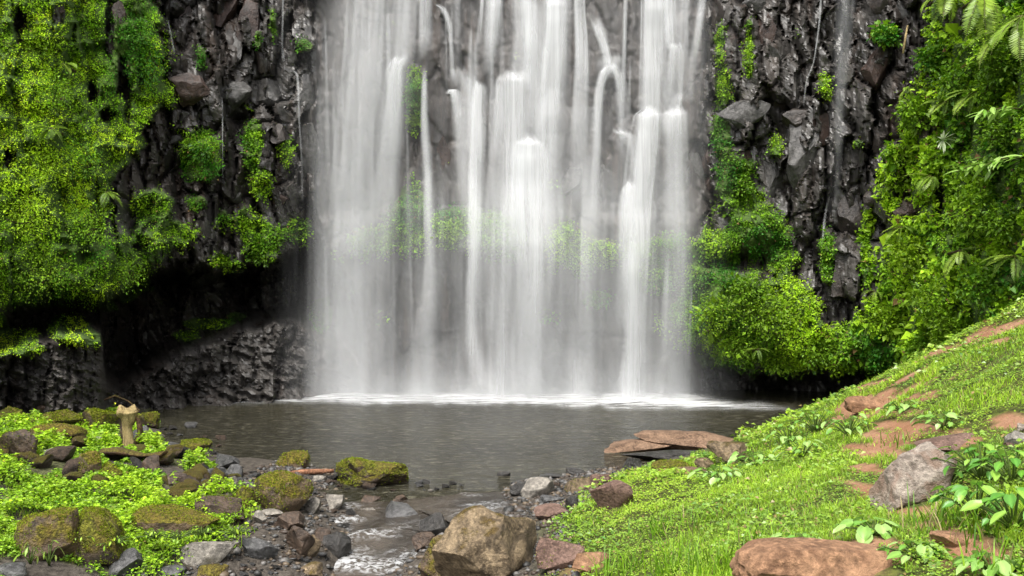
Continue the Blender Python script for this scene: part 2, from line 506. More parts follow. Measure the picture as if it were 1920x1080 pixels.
k = NT('cliff_rock')
tc = k.n('ShaderNodeTexCoord')
ob = k.mapping(tc.outputs['Object'], (1, 1, 0.55))
n1 = k.noise(ob, 1.1, 7, 0.65, 0.5); n2 = k.noise(ob, 5.5, 6, 0.65); n3 = k.noise(k.mapping(tc.outputs['Object'], (2.2, 1.0, 0.16)), 1.6, 5, 0.6)
c = k.mix(k.rangemap(n1, 0.35, 0.66), (0.011, 0.0088, 0.0072), (0.044, 0.035, 0.029))
c = k.mix(k.rangemap(n3, 0.5, 0.7, 0, 0.6), c, (0.062, 0.039, 0.027))
c = k.mix(k.rangemap(n2, 0.52, 0.8, 0, 0.55), c, (0.13, 0.12, 0.112))
c = k.mix(k.rangemap(n2, 0.45, 0.25, 0, 0.7), c, (0.006, 0.005, 0.005))
wet_sheen = k.attr('wet')
c = k.mix(k.math('MULTIPLY', k.rangemap(wet_sheen, 0.45, 0.9, 0, 0.5), k.rangemap(n1, 0.3, 0.6)), c, (0.13, 0.126, 0.12))  # sky sheen on wet rock, painted in as paler grey
basef = k.attr('base')
c = k.mix(k.math('MULTIPLY', basef, k.rangemap(n1, .3, .62, .35, .85)), c, k.mix(n2, (0.016, 0.014, 0.012), (0.070, 0.062, 0.056)))
mossf = k.attr('moss')
c = k.mix(k.rangemap(mossf, 0.25, 0.8, 0, 0.92), c, k.mix(n2, (0.015, 0.05, 0.005), (0.09, 0.15, 0.012)))
rg = k.math('ADD', k.rangemap(k.math('SUBTRACT', wet_sheen, k.math('MULTIPLY', basef, 0.5)), 0.3, 0.9, 0.56, 0.34) if True else k.rangemap(wet_sheen, 0.3, 0.9, 0.52, 0.33), k.math('MULTIPLY', mossf, 0.5), True)
h = k.math('ADD', k.math('MULTIPLY', n2, 0.6), n1)
bn = k.bump(h, 0.45, 0.10)
M_cliff = k.done(k.bsdf(c, rg, bn, 0.5))
me = mesh('cliff', V, F, M_cliff, False, fl={'wet': np.append(wet.ravel(), wet[0]), 'moss': np.append(mc.ravel(), mc[0]), 'base': np.append((base * sstep(20, 60, PY - topL) * (1 - mc)).ravel(), base[0])})
fb = np.zeros(len(F), bool); fb[:(ny - 1) * (nx - 1)] = (infall[:-1, :-1] > .5).ravel()
me.polygons.foreach_set('use_smooth', fb)
cliff = tag(link('cliff', me), 'dark wet basalt cliff hung with moss behind the waterfall and the pool', kind='structure')


def bil(A, px, py):
    fx = np.interp(px, gx, np.arange(nx)); fy = np.interp(py, gy, np.arange(ny))
    ix = np.clip(fx.astype(int), 0, nx - 2); iy = np.clip(fy.astype(int), 0, ny - 2)
    ax, ay = fx - ix, fy - iy
    if A.ndim == 3: ax, ay = ax[..., None], ay[..., None]
    return (A[iy, ix] * (1 - ax) + A[iy, ix + 1] * ax) * (1 - ay) + (A[iy + 1, ix] * (1 - ax) + A[iy + 1, ix + 1] * ax) * ay


# ------------------------------------------------------------------ the ground (structure)
STREAM = [(-0.55, 13.7, 0.0, 1.3), (-0.75, 13.35, -0.02, 1.2), (-1.45, 12.85, -0.09, 1.05), (-1.75, 12.25, -0.19, 0.95), (-1.93, 11.65, -0.32, 0.95),
          (-2.1, 11.0, -0.45, 0.95), (-2.45, 9.5, -0.7, 0.9), (-3.0, 7, -1.1, 0.9), (-3.6, 4, -1.6, 0.9), (-4.5, -2, -2.3, 1.0)]
GP = []
for (px, py, Y) in [(0, 1080, 8.4), (0, 950, 10.6), (100, 850, 13.2), (0, 775, 18.5), (150, 790, 18.5), (230, 830, 16.5), (400, 1000, 10.7), (340, 900, 13.2), (450, 900, 13.4),
                    (600, 1000, 11.35), (560, 1070, 10.2), (420, 1045, 10.0), (250, 1078, 9.4), (560, 880, 14.6), (600, 930, 13.2),
                    (1500, 772, 17.5), (1600, 742, 17), (1700, 682, 16), (1800, 632, 15), (1920, 562, 14), (1860, 640, 11.8), (1920, 700, 9.6), (1920, 850, 7.0),
                    (1920, 1080, 4.7), (1550, 1075, 5.6), (1740, 930, 7.1), (1650, 760, 13), (1640, 860, 9.6), (1500, 830, 13.6), (1400, 880, 12.2), (1300, 960, 9.2),
                    (1300, 1080, 6.6), (1200, 900, 11.9), (1100, 920, 12.5), (1030, 985, 10.9), (1050, 1075, 8.8), (900, 1075, 9.6), (850, 1000, 11.4)]:
    p = ray(px, py, Y); GP.append((p[0], p[1], p[2] - 0.03))
for (x, y, z, w) in STREAM: GP.append((x, y, z - 0.16))
GP += [(-6.5, 22, -.9), (0, 22, -.9), (4.5, 22.5, -.9), (0, 17, -.6), (2.6, 19, -.8), (-3, 18, -.8), (-8, 24, -.8), (0, 26, -.9), (7, 25, -.8), (-1.6, 16, -.4), (1.2, 16.6, -.5),
       (-9.3, 23, .02), (-8.5, 20.6, .02), (-5.7, 16.7, .03), (-3.8, 15.6, .03), (-2.9, 14.6, .04), (0.05, 14.1, .03), (1.5, 15.0, .03), (2.5, 15.5, .03), (5.2, 18.2, .05), (7.3, 22.4, .05),
       (7.5, 19, .4), (9, 20, 1.0), (9.8, 16.5, 2.2), (14, 15, 5), (12, 5, 4.2), (10, 0, 3.6), (0, 0, 1.5), (2.4, 2, 1.6), (-3, 0, -1.0), (-5.5, 3, .4), (-10, 5, 1.1), (0, -20, 1.2),
       (30, -20, 5), (-25, -20, 3), (-14, 12, 1.3), (-14, 20, 1.1), (0, 60, 0), (60, 40, 4), (-60, 40, 2), (60, -50, 5), (-60, -50, 4)]
GP = np.array(GP)
ground_rbf = Rbf(GP[:, :2], GP[:, 2])


def fine(x, y):
    return 0.10 * (fbm(x / 0.9, y / 0.9, seed=71) - 0.5) + 0.20 * (fbm(x / 2.6, y / 2.6, seed=72) - 0.5) * sstep(2, 5, np.abs(x + 1.5))


def groundz(x, y):
    return ground_rbf(x, y) + fine(x, y)


xs = np.concatenate([[-150, -90, -60, -45, -35, -28, -23, -19, -16], np.arange(-13.5, 12.01, 0.085), [13, 15, 18, 22, 28, 35, 45, 60, 90, 150]])
ys = np.concatenate([[-150, -90, -60, -40, -28, -20, -14, -9, -5, -2, 0, 1.2, 2.2], np.arange(3, 20.5, 0.085), np.arange(20.6, 28, 0.35), [29, 31, 35, 40, 50, 70, 100, 150]])
GX, GY = np.meshgrid(xs, ys)
GZ = groundz(GX, GY)


def gz(x, y):
    """height of the built ground sheet"""
    fx = np.interp(x, xs, np.arange(len(xs))); fy = np.interp(y, ys, np.arange(len(ys)))
    ix = np.clip(fx.astype(int), 0, len(xs) - 2); iy = np.clip(fy.astype(int), 0, len(ys) - 2)
    ax, ay = fx - ix, fy - iy
    return (GZ[iy, ix] * (1 - ax) + GZ[iy, ix + 1] * ax) * (1 - ay) + (GZ[iy + 1, ix] * (1 - ax) + GZ[iy + 1, ix + 1] * ax) * ay


def at_ground(px, py):
    """where the line of sight through (px, py) meets the ground"""
    px = np.atleast_1d(np.asarray(px, float)); py = np.atleast_1d(np.asarray(py, float))
    Y = np.full(px.shape, 3.2); hit = np.zeros(px.shape, bool); res = np.full(px.shape, np.nan)
    while not hit.all() and Y.max() < 26:
        P = ray(px, py, Y)
        h = (P[:, 2] <= gz(P[:, 0], P[:, 1])) & ~hit
        res[h] = Y[h]; hit |= h
        Y = Y + 0.03
    res[~hit] = 26
    return ray(px, py, res)


# bare red soil patches of the trodden path, in metres on the ground
DIRT = []
for (px, py, rx, ry) in [(1860, 642, 70, 20), (1650, 755, 70, 26), (1715, 745, 60, 26), (1690, 800, 40, 60), (1640, 850, 40, 40), (1620, 915, 45, 40), (1700, 960, 60, 22),
                         (1800, 830, 60, 18), (1790, 1010, 70, 40), (1560, 1050, 170, 45), (1060, 1060, 50, 30), (1830, 1050, 60, 30), (1600, 790, 30, 16), (1720, 700, 30, 14),
                         (1880, 620, 50, 14), (1640, 720, 30, 12), (1760, 660, 40, 12), (1690, 715, 46, 16), (1680, 775, 40, 26), (1665, 825, 36, 30), (1632, 880, 34, 30), (1655, 940, 50, 20), (1740, 985, 50, 20), (1890, 790, 30, 20)]:
    a, b, c_ = at_ground([px, px + rx, px], [py, py, min(py + ry, 1150)])
    DIRT.append((a[0], a[1], max(.12, abs(b[0] - a[0])), max(.15, abs(a[1] - c_[1]))))


def dirt_at(x, y):
    d = np.zeros_like(x)
    for (cx, cy, rx, ry) in DIRT:
        d = np.maximum(d, np.exp(-((x - cx) / rx) ** 2 - ((y - cy) / ry) ** 2))
    d = d + 0.95 * (fbm(x / .3, y / .3, seed=81) - 0.5) + 0.5 * (fbm(x / 1.2, y / 1.2, seed=82) - 0.5)
    return sstep(0.30, 0.60, d)


SX = np.array([s[0] for s in STREAM]); SY = np.array([s[1] for s in STREAM])


def right_bank(x, y):
    """distance (m) inside the grassy right bank"""
    edge = np.interp(y, [4, 8.6, 9.6, 10.9, 12.3, 13.2, 15, 16.5, 18.2, 22], [-1.2, 0.3, 0.45, 0.42, 0.85, 1.35, 2.9, 3.9, 5.0, 7.2])
    return x - edge


def left_bank(x, y):
    edge = np.interp(y, [7, 9.4, 10.7, 12.3, 13.4, 14.6, 16.5, 18.5, 20.6], [-4.4, -3.9, -3.6, -3.7, -4.2, -5.0, -6.4, -7.9, -8.6])
    return edge - x


dirt = dirt_at(GX, GY) * sstep(0, 0.5, right_bank(GX, GY))
grn = np.maximum(sstep(-0.3, 0.3, right_bank(GX, GY)), .55 * sstep(-0.3, 0.3, left_bank(GX, GY)) * sstep(.4, .55, fbm(GX / .8, GY / .8, seed=122)))
k = NT('soil')
tc = k.n('ShaderNodeTexCoord')
n1 = k.noise(tc.outputs['Object'], 2.2, 6, 0.6); n2 = k.noise(tc.outputs['Object'], 14, 5, 0.65); n3 = k.noise(tc.outputs['Object'], 60, 3)
c = k.mix(k.rangemap(n2, 0.3, 0.7), (0.03, 0.025, 0.02), (0.10, 0.085, 0.07))
c = k.mix(k.attr('green'), c, k.mix(k.rangemap(n2, 0.35, 0.65), (0.03, 0.035, 0.010), (0.10, 0.12, 0.02)))
c = k.mix(k.attr('dirt'), c, k.mix(k.rangemap(n1, 0.3, 0.7), k.mix(n2, (0.17, 0.075, 0.035), (0.28, 0.14, 0.075)), k.mix(n2, (0.24, 0.12, 0.07), (0.40, 0.24, 0.15))))
M_soil = k.done(k.bsdf(c, 0.9, k.bump(k.math('ADD', n2, k.math('MULTIPLY', n3, 0.5)), 0.6, 0.05), 0.25))
me = mesh('ground', np.stack([GX, GY, GZ], -1).reshape(-1, 3), grid_faces(*GX.shape)[:, ::-1], M_soil, fl={'dirt': dirt.ravel(), 'green': grn.ravel()})
tag(link('ground', me), 'earth banks of red soil and gravel around the pool', kind='structure')

# ------------------------------------------------------------------ pool, stream, foam (water)
px_ = np.concatenate([np.linspace(-16, 14, 120)])
py_ = np.concatenate([[12.75, 12.95, 13.15, 13.3, 13.42], np.linspace(13.55, 28.5, 90)])
WX, WY = np.meshgrid(px_, py_)
k = NT('pool_water')
tc = k.n('ShaderNodeTexCoord')
wv = k.mapping(tc.outputs['Object'], (0.8, 1.6, 1))
w1 = k.noise(wv, 3.2, 4, 0.6, 0.3); w2 = k.noise(wv, 11, 3, 0.6)
c = k.mix(k.rangemap(k.noise(tc.outputs['Object'], 0.25, 3), 0.35, 0.65), (0.018, 0.0165, 0.009), (0.031, 0.028, 0.016))
glint = k.rangemap(k.noise(k.mapping(tc.outputs['Object'], (0.9, 2.0, 1)), 4.2, 7, 0.72, 0.6), 0.50, 0.68, 0, 0.34)
c = k.mix(glint, c, (0.30, 0.28, 0.20))  # pale ripple glints painted into the water colour
M_pool = k.done(k.bsdf(c, 0.14, k.bump(k.math('ADD', w1, k.math('MULTIPLY', w2, 0.6)), 0.85, 0.18), 0.13))
me = mesh('pool_water', np.stack([WX, WY, 0.012 * (fbm(WX / .5, WY / .35, seed=91) - .5) - 0.45 * np.clip(13.5 - WY, 0, 1)], -1).reshape(-1, 3), grid_faces(*WX.shape)[:, ::-1], M_pool)
tag(link('pool_water', me), 'dark rippled plunge pool below the waterfall', kind='structure')


def water_mat(name, streak=(7, 0.22), lo=0.50, hi=1.30, col=(0.86, 0.87, 0.88)):
    """falling or broken water: white, let through where it is thin; UV in metres across and along the flow"""
    k = NT(name)
    uv = k.n('ShaderNodeUVMap').outputs[0]
    a = k.noise(k.mapping(uv, (streak[0], streak[1], 1)), 1.0, 3, 0.55, 0.15)
    b = k.noise(k.mapping(uv, (streak[0] * 0.3, streak[1] * 0.7, 1)), 1.0, 2, 0.5)
    f = k.rangemap(k.math('ADD', k.math('MULTIPLY', a, 0.6), k.math('MULTIPLY', b, 0.4)), 0.33, 0.67, lo, hi)
    fac = k.math('MULTIPLY', k.attr('cover'), f, True)
    d = k.n('ShaderNodeBsdfDiffuse'); d.inputs['Color'].default_value = (*col, 1)
    t2 = k.n('ShaderNodeBsdfTranslucent'); t2.inputs['Color'].default_value = (*col, 1)
    m0 = k.n('ShaderNodeMixShader'); m0.inputs[0].default_value = 0.25
    k.l(d.outputs[0], m0.inputs[1]); k.l(t2.outputs[0], m0.inputs[2])
    tr = k.n('ShaderNodeBsdfTransparent')
    m1 = k.n('ShaderNodeMixShader')
    k.l(fac, m1.inputs[0]); k.l(tr.outputs[0], m1.inputs[1]); k.l(m0.outputs[0], m1.inputs[2])
    return k.done(m1.outputs[0])


M_fall = water_mat('falling_water')
M_veil = water_mat('thin_falling_water', (4.5, 0.22), 0.35, 1.25)
M_mist = water_mat('spray_mist', (0.9, 0.5), 0.25, 1.2)
M_foam = water_mat('foam', (1.6, 6.0), 0.05, 1.5)

# foam where the fall meets the pool
fx_ = np.arange(285, 1500, 6.0); fy_ = np.arange(736, 775, 1.5)
FX, FY = np.meshgrid(fx_, fy_)
cen = np.interp(FX, [285, 420, 600, 900, 1280, 1400, 1495], [757, 750, 748, 751, 757, 764, 770]) + 5 * (fbm(FX / 75, 0 * FX, seed=93) - .5)
wid = np.interp(FX, [285, 420, 600, 1200, 1330, 1495], [4, 5, 8, 9, 7, 3]) * (.45 + 1.1 * fbm(FX / 34, 0 * FX, seed=94))
amp = np.interp(FX, [285, 330, 560, 620, 1290, 1400, 1495], [0, .40, .5, .95, .95, .45, 0])
cov = amp * np.exp(-((FY - cen) / wid) ** 2 * np.where(FY > cen, 1.0, 0.35)) * (0.75 + 0.6 * (fbm(FX / 50, FY / 7, seed=95) - .3))
P = ray(FX, FY, CAM_Z * FOC / (FY - 540)); P[..., 2] = 0.016 + 0.05 * fbm(P[..., 0] / .35, P[..., 1] / .4, seed=96) * np.clip(cov, 0, 1)
edge = sstep(736, 741, FY) * (1 - sstep(770, 774, FY))
me = mesh('foam', P.reshape(-1, 3), grid_faces(*FX.shape), M_foam, uv=P.reshape(-1, 3)[:, :2], fl={'cover': (cov * edge).ravel()})
tag(link('foam_water', me), 'white foam along the foot of the waterfall', kind='structure')

# the outflowing stream
t = np.linspace(0, len(STREAM) - 1, 260); st = np.array(STREAM)
cx = np.interp(t, np.arange(len(st)), st[:, 0]); cy = np.interp(t, np.arange(len(st)), st[:, 1])
cz = np.interp(t, np.arange(len(st)), st[:, 2]); cw = np.interp(t, np.arange(len(st)), st[:, 3])
u = np.linspace(-1, 1, 46)
T = unit(np.stack([np.gradient(cx), np.gradient(cy)], -1)); Nn = np.stack([-T[:, 1], T[:, 0]], -1)
X = cx[:, None] + Nn[:, :1] * u * cw[:, None] * 1.15; Y = cy[:, None] + Nn[:, 1:] * u * cw[:, None] * 1.15
drop = np.interp(cy, [8, 10.5, 11.6, 12.3, 12.9, 13.3, 13.6], [1, 1, 1, .85, .4, .6, .0])
fo = fbm(X / .5, Y / .28, seed=97, octv=4)
foam = sstep(0.50 - 0.14 * drop[:, None], 0.74, fo + 0.16 * (drop[:, None] - .5)) * drop[:, None] * .72
Z = cz[:, None] - 0.006 + 0.10 * (fbm(X / .3, Y / .3, seed=98) - .5) * drop[:, None] + 0.05 * foam
k = NT('stream_water')
tc = k.n('ShaderNodeTexCoord')
a = k.noise(k.mapping(tc.outputs['Object'], (1.3, 2.2, 1)), 6.5, 6, 0.62, 1.2)
c = k.mix(k.rangemap(k.noise(tc.outputs['Object'], 1.5, 3), .4, .6), (0.030, 0.024, 0.018), (0.060, 0.048, 0.036))
ff = k.math('MULTIPLY', k.attr('cover'), k.rangemap(a, 0.42, 0.62, 0.0, 1.1), True)
c = k.mix(ff, c, (0.58, 0.59, 0.60))
M_stream = k.done(k.bsdf(c, k.math('ADD', k.math('MULTIPLY', ff, 0.5), 0.12), k.bump(a, 0.8, 0.06), 0.5))
me = mesh('stream_water', np.stack([X, Y, Z], -1).reshape(-1, 3), grid_faces(*X.shape), M_stream, fl={'cover': foam.ravel()})
tag(link('stream_water', me), 'shallow stream running out of the pool in white riffles', kind='structure')

# ------------------------------------------------------------------ the waterfall
fall = bpy.data.objects.new('waterfall', None); COL.objects.link(fall); fall.location = (0, 25.2, 0)
tag(fall, 'tall white waterfall of many silky veils pouring over dark ledges into the pool', 'waterfall')


def strand(path, mat, parent, gap=0.12, nu=9, layers=2, spread=0.10, power=1.0, name='water_strand', clampY=True, fade=True, split=True):
    """path: (px, py, width in px, cover) down the fall; hugs the rock, then falls clear of it"""
    p = np.array(path, float)
    L = np.hypot(np.diff(p[:, 0]), np.diff(p[:, 1])).sum()
    n = int(np.clip(L / 9, 8, 110))
    s = np.linspace(0, len(p) - 1, n)
    q = np.stack([np.interp(s, np.arange(len(p)), p[:, j]) for j in range(4)], -1)
    if len(p) > 3:
        for _ in range(2): q[1:-1, :2] = (q[:-2, :2] + 2 * q[1:-1, :2] + q[2:, :2]) / 4
    if mat is M_fall and split and p[:, 2].max() > 17:
        m_ = int(p[:, 2].max() / 7)
        for j in range(m_):
            f_ = (j + .5) / m_ * 2 - 1 + rng.normal(0, .12)
            a0 = rng.uniform(0, .12); tt = np.linspace(0, 1, 7)
            ss = a0 + (1 - a0) * tt * rng.uniform(.7, 1)
            qq = np.stack([np.interp(ss * (len(p) - 1), np.arange(len(p)), p[:, c]) for c in range(4)], -1)
            qq[:, 0] += f_ * qq[:, 2] * .5 * np.linspace(.9, 1.15, 7) + np.cumsum(rng.normal(0, .8, 7))
            qq[:, 2] = rng.uniform(6, 20) * np.linspace(.6, 1.5, 7)
            qq[:, 3] *= rng.uniform(.15, .62) * np.array([1, 1.1, 1, .9, .75, .6, .35 if ss[-1] < .97 else .6])
            strand(qq, mat, parent, gap + .06, 4, 1, spread, power, name, clampY, True, False)
        p[:, 3] *= .86
    q[:, 0] += 3.5 * (vnoise(q[:, 1] / 70 + rng.uniform(0, 99), np.zeros(n)) - .5) * np.clip(q[:, 2] / 20, .5, 2) if mat is M_fall else 0
    q[:, 3] = np.interp(s, np.arange(len(p)), p[:, 3])
    for Lr in range(layers):
        uu = np.linspace(-1, 1, nu)
        off = rng.uniform(-1, 1) * spread
        pxs = q[:, :1] + uu * q[:, 2:3] / 2 * (1.0 + 0.15 * Lr) + rng.normal(0, 1.5) ; pys = np.repeat(q[:, 1:2], nu, 1)
        Yc = np.min([bil(CY, pxs[:, j], pys[:, j]) for j in range(0, nu, 2)], axis=0) - gap
        Yc = np.minimum.accumulate(Yc)
        kw_ = 31 if mat is M_veil else 9
        Yc = np.convolve(np.pad(Yc, kw_ // 2, mode='edge'), np.ones(kw_) / kw_, 'valid')
        if clampY: Yc = np.maximum(Yc, 24.55)
        Ys = Yc[:, None] - 0.22 * np.sqrt(np.clip(1 - uu ** 2, 0, 1)) * np.clip(q[:, 2:3] / 60, 0.15, 1) + off
        P = ray(pxs, pys, Ys) - np.array([0, 25.2, 0])
        P[..., 2] = np.maximum(P[..., 2], -0.06)
        prof = np.clip(1 - np.abs(uu) ** 2.2, 0, 1) ** power
        if mat is M_fall and fade:
            # the lip breaks up: each part of the sheet starts at its own height
            dpx = np.hypot(*np.diff(q[:, :2], axis=0).T).cumsum(); dpx = np.append(0, dpx)[:, None]
            ragged = 3 + 15 * vnoise(uu * q[0, 2] / 7 + rng.uniform(0, 99), np.zeros(nu))[None]
            prof = prof * sstep(0, 1, (dpx - ragged * .4) / ragged)
            if q[-1, 1] < 740: prof = prof * sstep(0, 1, (dpx[-1, 0] - dpx) / (10 + .6 * ragged))
        cov = q[:, 3:4] * prof / (layers ** 0.6)
        me = mesh(name, P.reshape(-1, 3), grid_faces(n, nu), mat, uv=np.stack([P[..., 0] + rng.uniform(0, 90), P[..., 2] + rng.uniform(0, 90)], -1).reshape(-1, 2), fl={'cover': cov.ravel()})
        link(name, me, parent)


def st_(*a, **kw):
    a = [(x, y, w * 1.22, c * (0.58 if x < 765 else 0.74)) for x, y, w, c in a]
    if a[0][1] > 100 and a[0][2] > 12: a = [(a[0][0], a[0][1] - 13, a[0][2] * .9, a[0][3])] + a
    if a[-1][1] < 700 and a[-1][3] > .3: a = a + [(a[-1][0], a[-1][1] + 26, a[-1][2], a[-1][3] * .6)]
    strand(a, M_fall, fall, power=1.35, **kw)
def vl_(*a, **kw): strand([(x, y, w, c * 0.26) for x, y, w, c in a], M_veil, fall, name='water_veil', **kw)


# broad soft veils at the back
vl_((955, -800, 820, .05), (955, -20, 790, .10), (950, 300, 760, .16), (945, 500, 740, .32), (940, 757, 730, .50), gap=.05, nu=40, layers=2, power=.5)
vl_((1090, -800, 420, .12), (1090, 0, 420, .20), (1080, 300, 430, .22), (1070, 500, 440, .32), (1060, 757, 450, .40), gap=.10, nu=24, layers=1, power=.6)
vl_((1010, 300, 640, 0), (1010, 390, 640, .8), (1010, 500, 640, .8), (1010, 620, 640, .2), gap=.75, nu=24, layers=1, power=.5)
# the left fall
vl_((715, -800, 190, .7), (712, 0, 175, .75), (698, 150, 175, .75), (672, 320, 168, .72), (660, 520, 150, .75), (655, 757, 150, .75), gap=.2, nu=16, layers=2, power=.8)
st_((690, -800, 70, .5), (690, 0, 66, .55), (678, 160, 66, .6), (660, 330, 60, .6), (650, 500, 60, .62), (645, 757, 66, .62), gap=.35)
vl_((630, -800, 100, .2), (635, 0, 90, .25), (622, 250, 90, .35), (610, 480, 80, .45), (606, 757, 80, .5), gap=.2, nu=10, layers=1)
st_((760, -300, 40, .5), (758, 0, 42, .6), (752, 105, 36, .6), gap=.1)
st_((752, 108, 22, .85), (742, 125, 26, .95), (733, 220, 32, .75), (722, 330, 40, .5), (712, 430, 48, .3), (700, 540, 60, .1), gap=.12)
vl_((735, 130, 60, .35), (720, 300, 70, .4), (705, 450, 70, .4), (690, 757, 70, .35), gap=.25, nu=9)
st_((800, -300, 22, .5), (797, 0, 20, .6), (795, 60, 18, .6), (793, 115, 16, .15), gap=.1)
st_((797, 120, 7, .4), (796, 220, 10, .5), (802, 320, 12, .5), (806, 480, 14, .45), (800, 600, 34, .35), (792, 757, 46, .35), gap=.12)
st_((812, 6, 10, .5), (828, 14, 12, .7), (841, 40, 10, .6), (846, 90, 8, .45), (848, 150, 8, .35), gap=.1)
st_((842, 178, 10, .4), (850, 165, 14, .8), (858, 185, 18, .8), (864, 230, 18, .55), (866, 300, 18, .35), (868, 420, 20, .12), gap=.12)
st_((858, 134, 30, .5), (866, 150, 30, .4), (868, 180, 24, .2), gap=.08)
st_((900, 158, 20, .9), (899, 172, 24, 1.0), (895, 260, 24, .9), (890, 380, 22, .75), (888, 480, 20, .75), (884, 600, 18, .8), (888, 660, 26, .75), (897, 705, 30, .4), (900, 735, 30, .0), gap=.3)
st_((880, 150, 26, .6), (880, 200, 26, .5), (878, 300, 26, .35), (880, 480, 30, .25), gap=.12)
# the middle falls
st_((925, -500, 30, .8), (924, 0, 28, .9), (920, 60, 26, .8), (917, 110, 22, .3), (915, 150, 16, 0), gap=.1)
st_((985, -500, 44, .7), (986, 0, 44, .85), (988, 80, 40, .8), (982, 150, 40, .6), gap=.1)
st_((965, 140, 44, .8), (963, 155, 52, 1.0), (958, 260, 50, .85), (950, 400, 50, .65), (945, 520, 56, .55), (938, 640, 56, .6), (936, 757, 60, .7), gap=.25)
st_((938, 165, 14, .6), (936, 220, 16, .45), (930, 300, 16, .2), gap=.12)
st_((1005, 0, 40, .5), (1003, 100, 40, .6), (1000, 200, 40, .6), (1000, 262, 40, .5), gap=.1)
st_((990, 258, 22, .8), (990, 270, 56, 1.1), (990, 300, 66, 1.05), (992, 400, 70, .85), (1000, 480, 60, .9), (1003, 520, 50, .7), (990, 640, 60, .5), (985, 757, 70, .5), gap=.28, nu=11)
vl_((1030, 250, 60, .5), (1030, 400, 60, .45), (1010, 550, 80, .4), (1000, 757, 90, .4), gap=.2)
st_((1046, -500, 44, .7), (1046, 0, 44, .9), (1044, 60, 40, 1.0), (1040, 130, 40, .9), (1034, 230, 44, .75), (1030, 330, 44, .45), (1028, 480, 44, .2), gap=.18)
st_((1085, -200, 20, .4), (1085, 20, 20, .6), (1090, 90, 22, .85), (1088, 160, 26, .7), (1084, 260, 28, .45), (1080, 380, 30, .2), gap=.14)
st_((1112, 30, 18, .5), (1122, 52, 20, .9), (1132, 80, 14, .95), (1140, 112, 14, .8), gap=.1)
st_((1145, 128, 26, .9), (1136, 134, 22, .95), (1126, 160, 12, .8), (1121, 230, 12, .65), (1116, 350, 16, .4), (1112, 480, 18, .15), gap=.14, layers=2)
st_((1148, 126, 18, .7), (1160, 140, 16, .9), (1165, 180, 14, .75), (1166, 260, 12, .4), (1167, 310, 10, .05), gap=.12)
st_((1145, 110, 40, .6), (1144, 125, 40, .5), (1144, 150, 34, .2), gap=.08)
st_((1175, -300, 8, .5), (1172, 0, 8, .55), (1170, 90, 8, .5), (1168, 200, 8, .2), gap=.1)
vl_((1090, 200, 90, .4), (1088, 350, 100, .35), (1080, 550, 120, .35), (1075, 757, 130, .4), gap=.22, nu=10)
st_((1075, 600, 16, .2), (1075, 680, 22, .5), (1075, 757, 26, .6), gap=.35, layers=1)
st_((1105, 300, 20, .2), (1100, 500, 30, .3), (1095, 757, 30, .35), gap=.3, layers=1)
# the right falls
st_((1230, -500, 44, .8), (1228, 0, 44, 1.0), (1225, 100, 40, .95), (1222, 205, 38, .9), gap=.14)
st_((1218, 205, 20, .9), (1214, 216, 44, 1.15), (1210, 260, 46, 1.05), (1203, 330, 44, .95), (1195, 420, 42, .9), (1190, 520, 38, .9), (1185, 650, 36, .85), (1183, 757, 42, .95), gap=.35)
st_((1160, 248, 20, .8), (1176, 252, 22, .85), (1186, 275, 12, .7), (1186, 340, 10, .35), gap=.14)
vl_((1165, 255, 30, .4), (1168, 330, 34, .35), (1165, 480, 40, .3), (1160, 757, 50, .3), gap=.25)
st_((1182, 343, 10, .8), (1180, 352, 22, .95), (1175, 400, 26, .8), (1170, 500, 26, .5), (1166, 620, 26, .25), gap=.3)
st_((1255, -400, 30, .7), (1255, 0, 30, .8), (1258, 75, 26, .8), gap=.1)
st_((1266, 76, 14, .8), (1264, 84, 26, 1.0), (1263, 110, 28, .8), (1256, 170, 28, .5), (1246, 260, 26, .3), gap=.16)
st_((1285, -300, 20, .5), (1283, 0, 18, .6), (1280, 100, 18, .5), (1276, 172, 16, .6), (1274, 185, 22, .85), (1270, 205, 22, .7), gap=.12)
st_((1268, 205, 30, .7), (1266, 214, 44, .85), (1266, 260, 44, .55), (1268, 330, 40, .4), (1272, 480, 40, .3), (1272, 757, 46, .2), gap=.18)
vl_((1245, 220, 80, .45), (1240, 400, 90, .35), (1240, 550, 90, .35), (1240, 757, 90, .4), gap=.2, nu=10)
st_((1320, -200, 14, .4), (1318, 0, 14, .4), (1308, 75, 14, .55), (1300, 120, 14, .4), (1296, 200, 16, .25), gap=.1)
vl_((1310, -400, 60, .25), (1308, 0, 60, .3), (1300, 250, 60, .3), (1290, 450, 60, .2), gap=.08)
# fine threads over the whole face
for i in range(70):
    x0 = rng.uniform(600, 1300); y0 = rng.choice([-300, -100, 40, 150, 250, 400, 480]) + rng.uniform(-40, 40); ln = rng.uniform(180, 420)
    y1 = min(y0 + ln, 757); dx = -(x0 - 1000) * 0.03 * ln / 300 - rng.uniform(0, 6); w = rng.uniform(4, 12); c0 = rng.uniform(.15, .4)
    st_((x0, y0, w * .5, c0), (x0 + dx * .4, y0 + .4 * (y1 - y0), w, c0 * .8), (x0 + dx, y1, w * 1.6, c0 * (.15 if y1 < 750 else .6)), gap=.12, nu=4, layers=1)
for i in range(26):
    x0 = rng.uniform(600, 1285); w = rng.uniform(14, 44); c0 = rng.uniform(.12, .3)
    vl_((x0 + 4, 470, w * .6, 0), (x0 + 2, 580, w, c0), (x0, 757, w * 1.3, c0 * 1.2), gap=.3, nu=6, layers=1)

